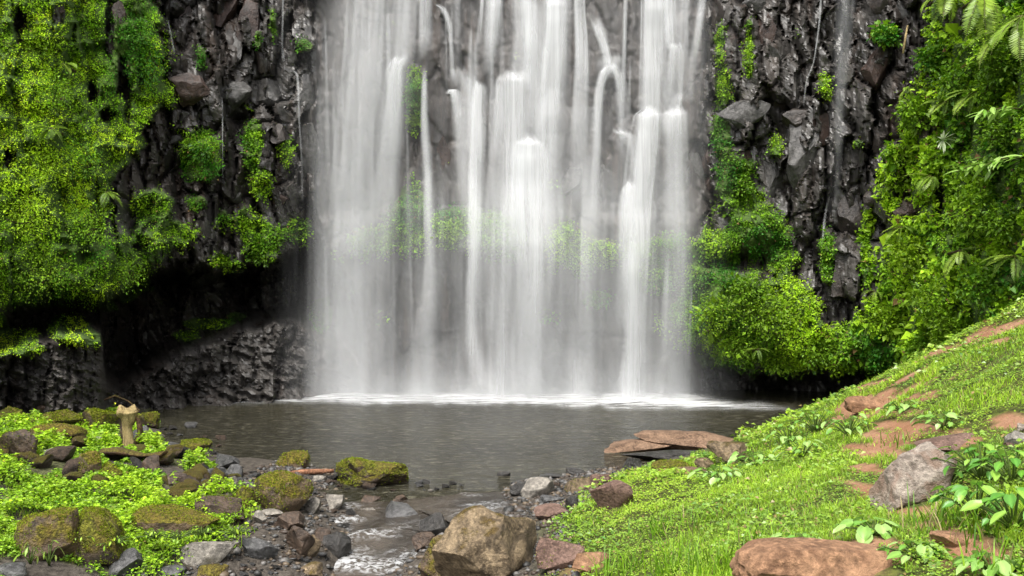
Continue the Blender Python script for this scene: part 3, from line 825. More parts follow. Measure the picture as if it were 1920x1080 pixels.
# threads of water on the rock either side, each its own little fall
for lab, pts in [
        ('thin white trickle running down the wet rock right of the waterfall', [(1545, -100, 10, .5), (1540, 10, 9, .5), (1533, 70, 7, .6), (1525, 120, 6, .6), (1512, 150, 6, .5), (1508, 200, 8, .3)]),
        ('broad grey trickle spreading over the pale rock at the top right', [(1590, -200, 60, .2), (1585, 0, 66, .24), (1580, 80, 60, .22), (1572, 200, 36, .16), (1570, 330, 24, .12), (1560, 420, 16, .12)]),
        ('pair of short white trickles low on the dark rock right of the fall', [(1553, 370, 8, .4), (1548, 395, 10, .6), (1544, 430, 10, .5), (1542, 470, 8, .1)]),
        ('white trickle on the rock edge left of the waterfall near the top', [(531, -100, 8, .5), (530, 20, 8, .6), (528, 90, 9, .7), (532, 118, 14, .5)]),
        ('thin trickle dropping from a rock ledge beside the left veil', [(545, 130, 12, .5), (555, 140, 10, .6), (558, 200, 8, .5), (563, 290, 8, .3), (566, 380, 8, .1)]),
        ('short white trickle between moss and rock near the top left', [(310, 30, 6, .5), (317, 60, 8, .7), (325, 105, 8, .4)]),
        ('hair-thin trickle falling in front of the dark mossy recess', [(418, 180, 6, .3), (419, 260, 5, .5), (420, 350, 4, .2)])]:
    e = bpy.data.objects.new('water_trickle', None); COL.objects.link(e); e.location = (0, 25.2, 0)
    tag(e, lab, 'trickle', 'thin trickles on the cliff')
    strand([(x, y, w * .6, c * .55) for x, y, w, c in pts], M_fall, e, gap=.06, nu=5, layers=1, name='water_strand', clampY=False)

# spray hanging over the foot of the fall
mist = bpy.data.objects.new('spray_mist', None); COL.objects.link(mist); mist.location = (0, 25.2, 0)
tag(mist, 'pale spray mist hanging at the foot of the waterfall', kind='stuff')
for (x0, x1, y0, y1, Yd, a) in [(500, 1400, 470, 752, 24.4, .07), (560, 1340, 560, 752, 24.2, .08), (580, 1320, 650, 756, 24.0, .13), (570, 1330, 690, 757, 23.8, .20), (590, 1310, 720, 757, 23.6, .22)]:
    mx_, my_ = np.meshgrid(np.linspace(x0, x1, 50), np.linspace(y0, y1, 24))
    a_ = a * (1 - np.abs(2 * (mx_ - x0) / (x1 - x0) - 1) ** 4) * sstep(0, .6, (my_ - y0) / (y1 - y0)) * (0.5 + fbm(mx_ / 90, my_ / 60, seed=int(x0)))
    P = ray(mx_, my_, Yd + 0.15 * np.sin(mx_ / 60)) - np.array([0, 25.2, 0])
    me = mesh('spray', P.reshape(-1, 3), grid_faces(*mx_.shape), M_mist, uv=np.stack([P[..., 0], P[..., 2]], -1).reshape(-1, 2), fl={'cover': a_.ravel()})
    link('spray', me, mist)

# ------------------------------------------------------------------ rocks built into the cliff (parts of the cliff)
def ico(sub):
    import bmesh
    bm = bmesh.new(); bmesh.ops.create_icosphere(bm, subdivisions=sub, radius=1.0)
    V = np.array([v.co[:] for v in bm.verts]); F = np.array([[v.index for v in f.verts] for f in bm.faces])
    bm.free(); return V, F


ICO = {n: ico(n) for n in (2, 3, 4, 5)}


def rock_arrays(seed, sub=3, size=(1, 1, 1), cuts=9, cut=0.72, rough=0.10, box=0.0, fr=1.6):
    r = np.random.default_rng(seed)
    V, F = ICO[sub]; V = V.copy()
    if box > 0: V = V / (np.abs(V) ** (2 + 10 * box)).sum(-1, keepdims=True) ** (1 / (2 + 10 * box))
    for _ in range(cuts):
        n = unit(r.normal(size=3)); d = r.uniform(cut - 0.2, cut + 0.12)
        V = V - np.maximum(V @ n - d, 0)[:, None] * n * 0.98
    V = V / np.abs(V).max(0)
    o = r.uniform(0, 50, 3)
    q = V * fr + o
    dsp = (fbm(q[:, 0], q[:, 1], q[:, 2], seed=seed % 97, octv=3) - 0.5) * 2 * rough
    if sub >= 4:
        q2 = V * fr * 5 + o
        dsp = dsp + (fbm(q2[:, 0], q2[:, 1], q2[:, 2], seed=seed % 89, octv=4, gain=.6) - 0.5) * rough * 0.75
    V = V * (1 + dsp)[:, None]
    return V * np.asarray(size, float), F


def rotz(V, a):
    c_, s_ = math.cos(a), math.sin(a)
    return V @ np.array([[c_, s_, 0], [-s_, c_, 0], [0, 0, 1]])


def roty(V, a):
    c_, s_ = math.cos(a), math.sin(a)
    return V @ np.array([[c_, 0, -s_], [0, 1, 0], [s_, 0, c_]])


def rotx(V, a):
    c_, s_ = math.cos(a), math.sin(a)
    return V @ np.array([[1, 0, 0], [0, c_, s_], [0, -s_, c_]])


for i, (px, py, w, h, ang, mt) in enumerate([
        (1504, 300, 62, 165, 14, 'cliffgrey'), (1448, 335, 80, 120, 8, 'cliffgrey'), (1395, 212, 88, 56, -8, 'cliffgrey'), (1422, 265, 44, 52, 20, 'cliffgrey'),
        (1462, 195, 62, 60, -12, 'cliff'), (1500, 222, 60, 60, 20, 'cliff'), (1452, 105, 44, 46, 0, 'cliffgrey'), (1372, 80, 34, 120, 0, 'cliffbrown'),
        (1398, 300, 56, 46, 8, 'cliffbrown'), (1330, 300, 36, 50, 0, 'cliffbrown'), (1332, 345, 34, 60, 6, 'cliffbrown'), (1432, 70, 40, 90, 0, 'cliffbrown'),
        (1410, 10, 44, 30, 0, 'cliffgrey'), (1470, 20, 60, 60, 10, 'cliff'), (1640, 130, 44, 80, 4, 'cliffbrown'), (1700, 30, 40, 50, 0, 'cliffgrey'), (1660, 15, 50, 50, 0, 'cliff'),
        (1635, 200, 50, 60, 18, 'cliffbrown'), (1650, 260, 30, 60, 0, 'cliff'), (1640, 370, 50, 40, -14, 'cliff'), (1600, 410, 60, 100, 0, 'cliff'), (1535, 250, 40, 70, 0, 'cliffbrown'),
        (1560, 330, 34, 90, 0, 'cliffbrown'), (1345, 30, 34, 70, 0, 'cliff'), (1490, 440, 44, 120, 6, 'cliff'), (1585, 500, 50, 120, 4, 'cliff'),
        (360, 170, 70, 62, -8, 'cliffbrown'), (440, 175, 80, 62, 0, 'cliffgrey'), (505, 185, 64, 66, 0, 'cliffgrey'), (440, 82, 44, 70, 10, 'cliffgrey'), (340, 30, 40, 60, 12, 'cliffbrown'),
        (418, 30, 54, 70, 0, 'cliffbrown'), (466, 36, 40, 80, -6, 'cliffbrown'), (350, 105, 44, 70, 12, 'cliff'), (288, 252, 40, 60, 8, 'cliffgrey'), (320, 258, 44, 26, -16, 'cliffgrey'),
        (355, 218, 44, 34, 0, 'cliffgrey'), (455, 128, 60, 22, 0, 'cliffgrey'), (520, 250, 40, 40, 0, 'cliff'), (525, 372, 40, 44, 0, 'cliffbrown'), (500, 120, 40, 40, 10, 'cliff'),
        (570, 190, 44, 80, 0, 'cliffgrey'), (575, 285, 44, 100, 4, 'cliffgrey'), (560, 30, 40, 70, 0, 'cliff'), (440, 370, 30, 24, 0, 'cliffgrey'), (400, 400, 44, 26, 0, 'cliff'),
        (340, 412, 22, 16, 0, 'cliffgrey'), (230, 48, 26, 80, 0, 'cliffbrown'), (40, 48, 24, 50, 0, 'cliffbrown'), (225, 145, 24, 50, 5, 'cliffbrown'), (108, 22, 22, 36, 0, 'cliffbrown'),
        (198, 215, 26, 22, 0, 'cliffgrey'), (25, 300, 22, 30, 0, 'cliffbrown'), (1140, 210, 30, 90, 0, 'cliff'), (1070, 340, 50, 60, 0, 'cliffgrey'), (1135, 340, 50, 80, 0, 'cliffgrey'),
        (915, 230, 30, 80, 0, 'cliff'), (780, 290, 40, 80, 0, 'cliff'), (830, 90, 30, 80, 0, 'cliff'), (830, 300, 40, 90, 0, 'cliffbrown'), (1210, 60, 30, 90, 0, 'cliff'), (1305, 180, 40, 80, 0, 'cliff'),
        (1300, 330, 40, 80, 0, 'cliffgrey'), (1735, 240, 34, 44, 0, 'cliffbrown'), (1790, 40, 40, 60, 10, 'cliffbrown'), (1700, 400, 44, 30, 0, 'cliffbrown')]):
    Yc = float(bil(CY, np.array([px]), np.array([py]))[0])
    W, H = w / FOC * Yc, h / FOC * Yc
    V, F = rock_arrays(500 + i, 4 if w * h > 3500 else 3, (W / 2 * 1.12, 0.36 * min(W, H) + .05, H / 2 * 1.1), cuts=15, cut=.60, rough=.16, box=.5)
    V = roty(V, math.radians(ang))
    me = mesh('rock', V, F, ROCKS[mt]); me.set_sharp_from_angle(angle=math.radians(28))
    p = ray(px, py, Yc + 0.17)
    link('rock', me, cliff, p)


# ------------------------------------------------------------------ moss and creepers on the cliff (nobody could count them)
def greens(n, hue, bright):
    """hue 0 deep green .. 1 yellow green; colour of leaves"""
    h_ = np.clip(hue, 0, 1)[:, None]
    c_ = np.array([0.040, 0.165, 0.010]) * (1 - h_) + np.array([0.285, 0.445, 0.014]) * h_
    return np.clip(c_ * bright[:, None], 0, 0.9)


N0 = 1300000
spx = rng.uniform(-260, 2180, N0); spy = rng.uniform(-240, 800, N0)
mm = bil(np.clip(moss, 0, 1), spx, spy) * (1 - 0.97 * bil(under, spx, spy))
lowbase = bil(base, spx, spy)
cl = fbm(spx / 20, spy / 18, seed=101, octv=3); cl2 = fbm(spx / 75, spy / 65, seed=102, octv=3)
pr = mm * np.clip(0.34 + 2.6 * (cl - 0.34) + 1.0 * (cl2 - 0.45), 0.10, 1)
keep = rng.uniform(size=N0) < pr * 1.0
spx, spy, mm, cl, cl2, lowbase = spx[keep], spy[keep], mm[keep], cl[keep], cl2[keep], lowbase[keep]
n = len(spx)
P = bil(CV, spx, spy); Nn = unit(bil(CN, spx, spy))
R = rng.normal(size=(n, 3))
right = sstep(1450, 1700, spx)
hue = 0.42 + 1.8 * (cl2 - 0.5) + 0.6 * (fbm(spx / 160, spy / 140, seed=103, octv=2) - .5) + rng.normal(0, 1, n) * (.08 + .06 * right) + 0.16 * right
hue += 0.5 * np.exp(-((spx - 60) / 130) ** 2 - ((spy - 330) / 90) ** 2) + 0.22 * sstep(1280, 1340, spx) * sstep(500, 560, spy) * (1 - right)
leftw = 1 - sstep(300, 380, spx)
hue += 0.27 * leftw
hue -= 0.40 * np.exp(-((spx - 480) / 130) ** 2 - ((spy - 330) / 130) ** 2)
hue -= 0.3 * np.exp(-((spx - 250) / 70) ** 2 - ((spy - 150) / 150) ** 2)
br = np.exp(rng.normal(0, .13, n)) * (0.95 + 0.7 * (cl2))
br = br * (1 + .48 * leftw)
P = P + Nn * (rng.uniform(0, 1, n) ** 1.5 * (0.05 + 0.35 * np.clip(cl - .3, 0, 1) * (1 - lowbase)))[:, None]
D = unit(R * 0.8 + np.array([0, -0.35, -0.45]) + Nn * 0.4)
Nl = unit(Nn * 0.55 + np.array([0, -0.1, 0.75]) + rng.normal(size=(n, 3)) * 0.45)
L = (0.048 + 0.026 * right - .016 * leftw) * np.exp(rng.normal(0, .3 + .2 * right, n)) * P[:, 1] / 23
colr = greens(n, hue, br)
brown = rng.uniform(size=n) < 0.03
colr[brown] = np.array([0.16, 0.10, 0.04]) * br[brown][:, None]
for nm, sel, lab in [('cliff_moss', spx < 620, 'bright green moss and small creepers matting the left cliff wall'),
                     ('ledge_moss', (spx >= 620) & (spx < 1290), 'green moss on ledges showing through the falling water'),
                     ('hanging_creeper', spx >= 1290, 'dense green creepers and moss covering the right cliff wall')]:
    V, F, C = leaf_arrays(P[sel], Nl[sel], D[sel], L[sel], L[sel] * rng.uniform(.55, .9, sel.sum()), colr[sel])
    tag(link(nm, mesh(nm, V, F, M_moss if nm != 'hanging_creeper' else M_leaf, False, C)), lab, kind='stuff')


# ------------------------------------------------------------------ single shrubs, ferns and leafy plants on the cliff
def shrub(px, py, r_px, hue_, label, n=900, leaf=0.085, squash=0.85, fwd=0.25, cat='shrub', group='shrubs hanging on the cliff', name='cliff_shrub', bright=1.0):
    Yc = float(bil(CY, np.array([px]), np.array([py]))[0]) - fwd
    r = r_px / FOC * Yc
    c0 = ray(px, py, Yc)
    root = bpy.data.objects.new(name, None); COL.objects.link(root); root.location = c0
    tag(root, label, cat, group)
    d = unit(rng.normal(size=(n, 3)))
    lobes = unit(rng.normal(size=(9, 3))) * np.array([.75, .45, .6]) * rng.uniform(.45, 1.5, (9, 1))
    li = rng.integers(0, 9, n)
    P = (lobes[li] * 0.62 + d * rng.uniform(.2, .75, n)[:, None] ** 0.7) * np.array([r, r * .7, r * squash])
    Nl = unit(d * .5 + np.array([0, -.2, .8]) + rng.normal(size=(n, 3)) * .35)
    Dl = unit(d + np.array([0, -.3, -.3]) + rng.normal(size=(n, 3)) * .5)
    L = leaf * np.exp(rng.normal(0, .42, n)) * Yc / 21
    lob_b = np.exp(rng.normal(0, .18, 9))[li]
    C = greens(n, hue_ - .1 + rng.normal(0, .10, n), bright * lob_b * np.exp(rng.normal(0, .14, n)))
    V, F, C = leaf_arrays(P, Nl, Dl, L, L * .6, C * .97)
    fo = link('foliage', mesh('foliage', V, F, M_leaf, False, C), root); fo['kind'] = 'stuff'
    parts = []
    for j in range(5):
        e = lobes[j] * np.array([r, r * .8, r * squash]) * .8
        tt = np.linspace(0, 1, 5)[:, None]
        parts.append(tube_arrays(np.array([0, fwd + .25, -.1 * r]) * (1 - tt) + e * tt + np.array([0, 0, -.12 * r]) * np.sin(tt * 3.1), np.linspace(.02, .008, 5), (0.09, 0.06, 0.03), 5))
    V, F, C = joinarr(parts)
    link('stem', mesh('stem', V, F, M_leaf, True, C), root)
    return root


for a in [(1662, 66, 24, .18, 'round dark green bush alone on bare rock near the top right'),
          (1890, 112, 60, .55, 'large fresh green bush at the right edge below the long fern fronds'),
          (1865, 160, 46, .5, 'mid green bush just below the large bush at the right edge'),
          (1800, 150, 46, .42, 'green bush between the hanging ferns and the leafy right edge'),
          (1760, 110, 44, .3, 'deep green bush under the drooping fern fronds at the top right'),
          (1880, 250, 56, .5, 'bushy green shrub above the pale branch of pointed leaves'),
          (1830, 390, 60, .66, 'wide yellow green shrub below the pale branch of pointed leaves'),
          (1892, 420, 52, .55, 'green shrub at the right edge beside the wide yellow green shrub'),
          (1716, 470, 46, .92, 'yellowish feathery shrub halfway down the right wall'),
          (1688, 345, 18, .8, 'small round yellow green tuft on dark rock right of the trickles'),
          (1704, 285, 28, .75, 'pale green shrub at the border of bare rock and greenery'),
          (1730, 215, 44, .6, 'light green shrub left of the white rosette plant'),
          (1760, 560, 60, .6, 'broad green shrub low on the right wall above the grassy crest'),
          (1680, 600, 48, .8, 'yellow green shrub low on the right wall, left of the broad green shrub'),
          (1850, 530, 52, .42, 'dark green shrub just above the grassy crest at the right'),
          (1790, 610, 40, .7, 'light green shrub peeping over the grassy crest'),
          (1740, 650, 34, .5, 'lowest shrub where the right wall meets the grassy crest'),
          (1440, 590, 56, .72, 'bulging bright shrub on the overhang right of the fall'),
          (1340, 590, 44, .75, 'bright green shrub nearest the right edge of the falling water'),
          (1390, 640, 46, .62, 'drooping green shrub along the overhang, above the dark hollow'),
          (1470, 670, 40, .7, 'lowest hanging tuft of the overhang right of the fall'),
          (1535, 660, 42, .55, 'hanging green tuft right of the lowest tuft of the overhang'),
          (1400, 540, 40, .55, 'green shrub below the small black hollow right of the fall'),
          (1360, 400, 34, .6, 'upright green tuft beside the right edge of the fall, halfway up'),
          (1400, 350, 24, .5, 'small green tuft under the brown rocks right of the fall'),
          (45, 400, 70, .98, 'big yellow green moss cushion at the left edge'),
          (80, 310, 56, .95, 'yellow green cushion above the big one at the left edge'),
          (160, 420, 60, .55, 'green cushion right of the big yellow green one'),
          (60, 510, 70, .72, 'heavy green cushion hanging over the cave at the left edge'),
          (225, 515, 40, .5, 'small green tuft hanging at the lip of the cave'),
          (150, 300, 50, .4, 'mid green cushion in the middle of the left wall'),
          (280, 110, 42, .15, 'deep green column of creeper beside the bare rock at the upper left'),
          (250, 60, 40, .2, 'deep green creeper clump at the top of the left wall'),
          (100, 170, 50, .55, 'leafy green clump on the upper left wall'),
          (60, 90, 50, .75, 'bright yellow green clump at the upper left edge'),
          (490, 465, 34, .45, 'green tuft on the recess wall just left of the fall'),
          (562, 425, 30, .6, 'green tuft half veiled at the left edge of the falling water'),
          (378, 285, 24, .18, 'dark green fern tuft in the wet recess left of the fall'),
          (475, 275, 20, .4, 'narrow green tuft growing on the dark recess wall'),
          (412, 488, 15, .6, 'tiny yellow green tuft hanging over the cave mouth'),
          (848, 440, 26, .85, 'bright tuft on the ledge seen through the left middle water'),
          (1065, 455, 24, .75, 'bright tuft on the ledge seen between the middle and right falls'),
          (775, 225, 13, .75, 'small bright tuft on the rock beside the left fall')]:
    big = a[2] > 30
    shrub(*a, n=int((24 if a[0] < 330 else 14) * a[2] + 250) if big else 260, leaf=(0.085 if a[0] > 1600 else .036 if a[0] < 330 else 0.06), bright=1.3 if a[0] < 330 else .95, squash=1.3 if 'column' in a[4] or 'narrow' in a[4] else .85, fwd=0.12 + 0.003 * a[2],
          name='moss_cushion' if 'cushion' in a[4] else 'cliff_shrub', cat='moss' if 'cushion' in a[4] else 'shrub')


def frond_mesh(Ln, droop, seed, col=(0.20, 0.33, 0.03)):
    """one fern frond along +x, drooping"""
    r = np.random.default_rng(seed)
    m = 30
    t_ = np.linspace(0, 1, m)
    X_ = Ln * (t_ - 0.12 * droop * t_ ** 2); Z_ = Ln * (0.16 * t_ - droop * 0.55 * t_ ** 2)
    spine = np.stack([X_, 0.04 * Ln * np.sin(t_ * 2 + seed), Z_], -1)
    parts = [tube_arrays(spine, np.linspace(.009, .002, m), (0.16, 0.17, 0.04), 4)]
    T_ = unit(np.gradient(spine, axis=0))
    for sgn in (-1, 1):
        idx = np.arange(3, m)
        P_ = spine[idx]
        up = np.cross(T_[idx], np.tile([0, 1.0, 0], (len(idx), 1))) * -1
        D_ = np.array([0, sgn, 0]) * .9 + T_[idx] * .45 + np.array([0, 0, -.15]) + r.normal(size=(len(idx), 3)) * .06
        pl = Ln * 0.17 * np.sin(np.clip(t_[idx] * 1.02 + .08, 0, 1) * math.pi) ** .7 + .01
        C_ = np.tile(np.array(col), (len(idx), 1)) * np.exp(r.normal(0, .15, (len(idx), 1)))
        parts.append(leaf_arrays(P_, up + r.normal(size=up.shape) * .1, D_, pl, np.maximum(pl * .26, .01), C_, .15, .2))
    V, F, C = joinarr(parts)
    return mesh('frond', V, F, M_shiny, True, C)


FR = [frond_mesh(.95, .9, 1), frond_mesh(.8, 1.25, 2, (.16, .28, .03)), frond_mesh(1.05, .7, 3, (.24, .36, .04))]


def fern(px, py, size, dirs, label, fwd=.7):
    Yc = float(bil(CY, np.array([px]), np.array([py]))[0]) - fwd
    root = bpy.data.objects.new('fern', None); COL.objects.link(root); root.location = ray(px, py, Yc)
    tag(root, label, 'fern', 'ferns growing on the cliff')
    for j, (az_, el_, sc) in enumerate(dirs):
        o = link('frond', FR[j % 3], root)
        o.rotation_euler = (rng.normal(0, .2), -math.radians(el_), math.radians(az_)); o.scale = (sc * size * 1.22,) * 3
    V, F, C = tube_arrays([(0, fwd, -.05), (0, .15, -.02), (0, 0, 0)], [.035, .03, .02], (0.08, 0.05, 0.03))
    link('crown', mesh('crown', V, F, M_leaf, True, C), root)


fern(1770, -14, .95, [(200, -20, 1), (225, -40, 1), (250, -35, 1), (275, -50, .9), (180, -10, .8), (300, -30, .9), (235, 0, 1)], 'fern with long pale fronds drooping from the top edge over bare rock')
fern(1838, -10, 1.05, [(215, -45, 1), (240, -60, 1.1), (265, -60, 1.1), (285, -55, 1), (310, -40, 1), (255, -30, 1)], 'fern with broad hanging fronds at the top, right of the pale drooping one')
fern(1915, 30, .95, [(190, -30, 1), (215, -45, 1), (240, -55, 1), (265, -50, 1), (160, -10, .8), (290, -45, .8)], 'fern at the top right corner with fronds in front of the bushes')
fern(1885, 58, .8, [(178, -4, 1), (192, -22, 1.1), (205, -34, 1.2), (215, -18, .9)], 'fern with bright fronds sweeping left across the upper right greenery')
fern(1830, 172, .7, [(176, 0, 1), (190, -20, 1.1), (200, -32, 1), (165, 12, .9), (215, -35, .9)], 'pale green fern with fronds spread left above the white rosette plant')
fern(1775, 190, .55, [(176, 10, 1), (190, -5, 1), (205, -25, 1), (160, 20, .8), (225, -40, .8)], 'smaller pale fern left of the fern above the rosette plant')


for px, py, sz_, lab in [(1700, 165, .5, 'small fern on the upper right wall beside the bare rock'), (1745, 330, .55, 'fern on the right wall below the rosette plant'),
                         (1690, 425, .5, 'fern above the feathery yellowish shrub'), (1800, 470, .6, 'fern in the middle of the right wall greenery'), (1900, 480, .6, 'fern at the right edge above the dark shrub'),
                         (1640, 545, .5, 'fern low on the right wall beside the rock columns'), (1420, 655, .45, 'fern hanging from the overhang right of the fall'), (1330, 620, .4, 'fern hanging by the right edge of the falling water'),
                         (120, 120, .45, 'fern among moss high on the left wall'), (95, 240, .45, 'fern in the middle of the left moss wall'), (200, 360, .45, 'fern on the left wall near the dark recess')]:
    fern(px, py, sz_, [(rng.uniform(160, 380), rng.uniform(-60, 15), rng.uniform(.7, 1.1)) for _ in range(8)], lab, fwd=.5)


def big_leaf(Ln, Wd, seed, col, heart=True):
    """a broad leaf along +x with a midrib fold and wavy edge"""
    r = np.random.default_rng(seed)
    ts = np.array([0, .12, .3, .52, .75, 1.0]); ws = np.array([.42, .82, 1.0, .86, .5, 0.03]) if heart else np.array([.06, .4, .8, 1, .65, .03])
    V = []
    for t_, w_ in zip(ts, ws):
        x_ = Ln * (t_ - (.14 if heart and t_ == 0 else 0)); z_ = -Ln * .28 * t_ ** 2 + .02 * Ln
        for s_ in (-1, -.5, 0, .5, 1):
            V.append((x_ - (.05 * Ln * abs(s_) if t_ < .2 and heart else 0), s_ * w_ * Wd / 2, z_ + abs(s_) * Wd * .11 + r.normal(0, .012) * Wd * abs(s_) * 2))
    V = np.array(V)
    C = np.tile(np.array(col, float), (len(V), 1)); C[2::5] *= 1.35
    return mesh('leaf', V, grid_faces(6, 5), M_shiny, True, C)


def leafy_plant(P0, label, leaves, nlv, hgt, spread, cat='plant', group='broad-leaved plants on the right bank', name='broad_leaf_plant', up=(0, 0, 1), tilt=18):
    root = bpy.data.objects.new(name, None); COL.objects.link(root); root.location = P0
    tag(root, label, cat, group)
    parts = []
    for j in range(nlv):
        a_ = j * 2.399 + rng.uniform(-.3, .3); q = (j + .5) / nlv
        rad = spread * math.sqrt(q) * rng.uniform(.7, 1.1); hz_ = hgt * (1.0 - .55 * q) * rng.uniform(.75, 1.15)
        e = np.array([math.cos(a_) * rad, math.sin(a_) * rad, hz_])
        if up != (0, 0, 1): e = e[[0, 2, 1]] * np.array([1, -1, 1])
        tt = np.linspace(0, 1, 5)[:, None]
        parts.append(tube_arrays(e * tt + np.array([0, 0, .12 * hgt]) * np.sin(tt * 3.14), np.linspace(.007, .004, 5), (0.10, 0.16, 0.03), 4))
        o = link('leaf', leaves[j % len(leaves)], root, e)
        o.rotation_euler = (rng.normal(0, .25), math.radians(rng.uniform(-5, tilt) + 22 * q), a_ + rng.normal(0, .4)); o.scale = (rng.uniform(.42, 1.0),) * 3
    V, F, C = joinarr(parts)
    link('stalk', mesh('stalk', V, F, M_leaf, True, C), root)
    return root


# pointed-leaf branches and the rosette on the right wall
PT = [big_leaf(.24, .07, 40, (.20, .36, .05), False), big_leaf(.20, .06, 41, (.14, .29, .03), False), big_leaf(.27, .08, 42, (.27, .43, .09), False)]
for (px, py, n_, lab) in [(1850, 312, 26, 'pale branch of pointed leaves reaching left from the right wall'),
                          (1895, 205, 20, 'branch of pointed leaves at the right edge below the bushes'),
                          (1905, 300, 18, 'pointed-leaf branch at the right edge beside the pale branch')]:
    Yc = float(bil(CY, np.array([px]), np.array([py]))[0]) - 1.05
    root = bpy.data.objects.new('leafy_branch', None); COL.objects.link(root); root.location = ray(px, py, Yc)
    tag(root, lab, 'branch', 'pointed-leaf branches on the right wall')
    tt = np.linspace(0, 1, 8)[:, None]
    pa = np.array([.55, .6, .12]) * (1 - tt) + np.array([-.62, 0, -.12]) * tt + np.array([0, 0, .08]) * np.sin(tt * 3.1)
    V, F, C = tube_arrays(pa, np.linspace(.02, .006, 8), (0.12, 0.11, 0.04), 5)
    link('stem', mesh('stem', V, F, M_leaf, True, C), root)
    for j in range(n_):
        q = .15 + .85 * (j / n_); p = pa[int(q * 7)] + rng.normal(0, .07, 3)
        o = link('leaf', PT[j % 3], root, p)
        o.rotation_euler = (rng.normal(0, .3), rng.uniform(-.2, .7), math.pi + rng.uniform(-1.3, 1.3)); o.scale = (rng.uniform(1.1, 1.5),) * 3
WH = [big_leaf(.30, .055, 44, (.60, .66, .48), False), big_leaf(.27, .05, 45, (.50, .60, .36), False)]
Yc = float(bil(CY, np.array([1768.]), np.array([264.]))[0]) - .85
root = bpy.data.objects.new('rosette_plant', None); COL.objects.link(root); root.location = ray(1768, 264, Yc)
tag(root, 'white-striped rosette plant of narrow leaves on the right wall', 'plant')
for j in range(14):
    o = link('leaf', WH[j % 2], root)
    a_ = j * 2 * math.pi / 14 + rng.normal(0, .12)
    o.rotation_euler = (0, -math.radians(rng.uniform(5, 40)), a_)
    o.rotation_euler = (Vector((math.cos(a_), -.45 - rng.uniform(0, .4), math.sin(a_))).to_track_quat('X', 'Z')).to_euler()
# thin bare stick left of the ferns
V, F, C = tube_arrays([ray(1702, 48, 22.1), ray(1697, 75, 22.0), ray(1693, 100, 22.0)], [.022, .026, .03], (0.3, 0.26, 0.22), 6)
tag(link('bare_stick', mesh('bare_stick', V, F, M_wood)), 'pale bare stick standing on the rock left of the hanging ferns', 'stick')


# ------------------------------------------------------------------ boulders and stones on the banks
def surf(px, py):
    """where the line of sight meets the ground or the pool's surface"""
    P = at_ground([px], [py])[0]
    Yw = CAM_Z / ((py - 540) / FOC)
    if Yw > 13.5 and P[2] < -0.02: P = ray(px, py, Yw)
    return P


ROCK_PX = []
RID = [0]


def stone(px, py, w, h, mat, label, rot=0, cuts=9, cut=.72, rough=.12, box=.12, sub=None, deep=.8, sink=.12, cat='boulder', name='boulder', moss=0, group=None, tilt=0, big=1.06):
    RID[0] += 1
    b = surf(px, py + h * .44)
    Y = b[1] + w / FOC * b[1] * deep * .30
    W, H = w / FOC * Y, h / FOC * Y
    V, F = rock_arrays(900 + RID[0] * 7, sub or (5 if w > 112 else 4 if w > 36 else 3), (W / 2 * big, W / 2 * deep, H / 2 * (1 + sink)), cuts, cut, rough, box)
    V = roty(V, math.radians(rot)); V = rotx(V, math.radians(tilt))
    me = mesh(name, V, F, ROCKS[mat]); me.set_sharp_from_angle(angle=math.radians(34))
    o = link(name, me, None, ray(px, py + h * sink * .5, Y))
    tag(o, label, cat, group or ('boulders on the banks' if cat == 'boulder' else 'stones on the banks'))
    ROCK_PX.append((px, py, w, h))
    if moss:
        n = int(moss * w * h * .5)
        A, B, C_ = V[F[:, 0]], V[F[:, 1]], V[F[:, 2]]
        nn = np.cross(B - A, C_ - A); ar = np.linalg.norm(nn, axis=1); nn = unit(nn)
        pz = ar * np.clip(nn[:, 2] * .8 + .45 - .3 * nn[:, 1], 0, None) * sstep(.40, .60, fbm(A[:, 0] / (.3 * W), A[:, 1] / (.3 * W), A[:, 2] / (.3 * W), seed=RID[0]) + .10 * nn[:, 2])
        if pz.sum() > 0:
            f = rng.choice(len(F), n, p=pz / pz.sum())
            r1, r2 = rng.uniform(size=(2, n)); m_ = r1 + r2 > 1; r1[m_], r2[m_] = 1 - r1[m_], 1 - r2[m_]
            P = A[f] + r1[:, None] * (B[f] - A[f]) + r2[:, None] * (C_[f] - A[f])
            Ls = .014 * np.exp(rng.normal(0, .3, n)) * (Y / 11) ** .8
            hu = .85 + rng.normal(0, .15, n)
            c_ = greens(n, hu, .62 * np.exp(rng.normal(0, .3, n))) * np.array([1.05, .80, .9])
            Vm, Fm, Cm = leaf_arrays(P, unit(nn[f] * .5 + np.array([0, -.2, .6]) + rng.normal(size=(n, 3)) * .4), nn[f] + rng.normal(size=(n, 3)) * .7, Ls, Ls * .7, c_)
            mo = link('moss', mesh('moss', Vm, Fm, M_moss, False, Cm), o); mo['kind'] = 'stuff'
    return o


# the left bank
stone(80, 768, 48, 28, 'brown', 'small red-brown boulder at the back of the left bank, under the cliff foot')
stone(105, 786, 78, 36, 'mossy', 'low boulder capped with yellow moss, left of the round mossy one', moss=.8)
stone(112, 814, 92, 42, 'olive', 'brown boulder with patchy moss just below the low moss-capped one', moss=.3)
stone(38, 836, 64, 62, 'brown', 'dark brown boulder among leaves near the left edge', moss=.15)
stone(20, 775, 50, 28, 'mossy', 'mossy boulder at the far left edge below the cliff foot', moss=.8)
stone(90, 851, 40, 24, 'pale', 'pinkish pale stone below the patchy brown boulder', cat='stone', name='stone')
stone(188, 790, 68, 50, 'mossy', 'round boulder thick with yellow moss, left of the pale stump', moss=.9, rough=.06, cut=.85)
stone(277, 787, 38, 32, 'mossy', 'small dark mossy boulder touching the right of the pale stump', moss=.6)
stone(269, 816, 34, 44, 'grey', 'grey upright stone right of the pale stump, at the water')
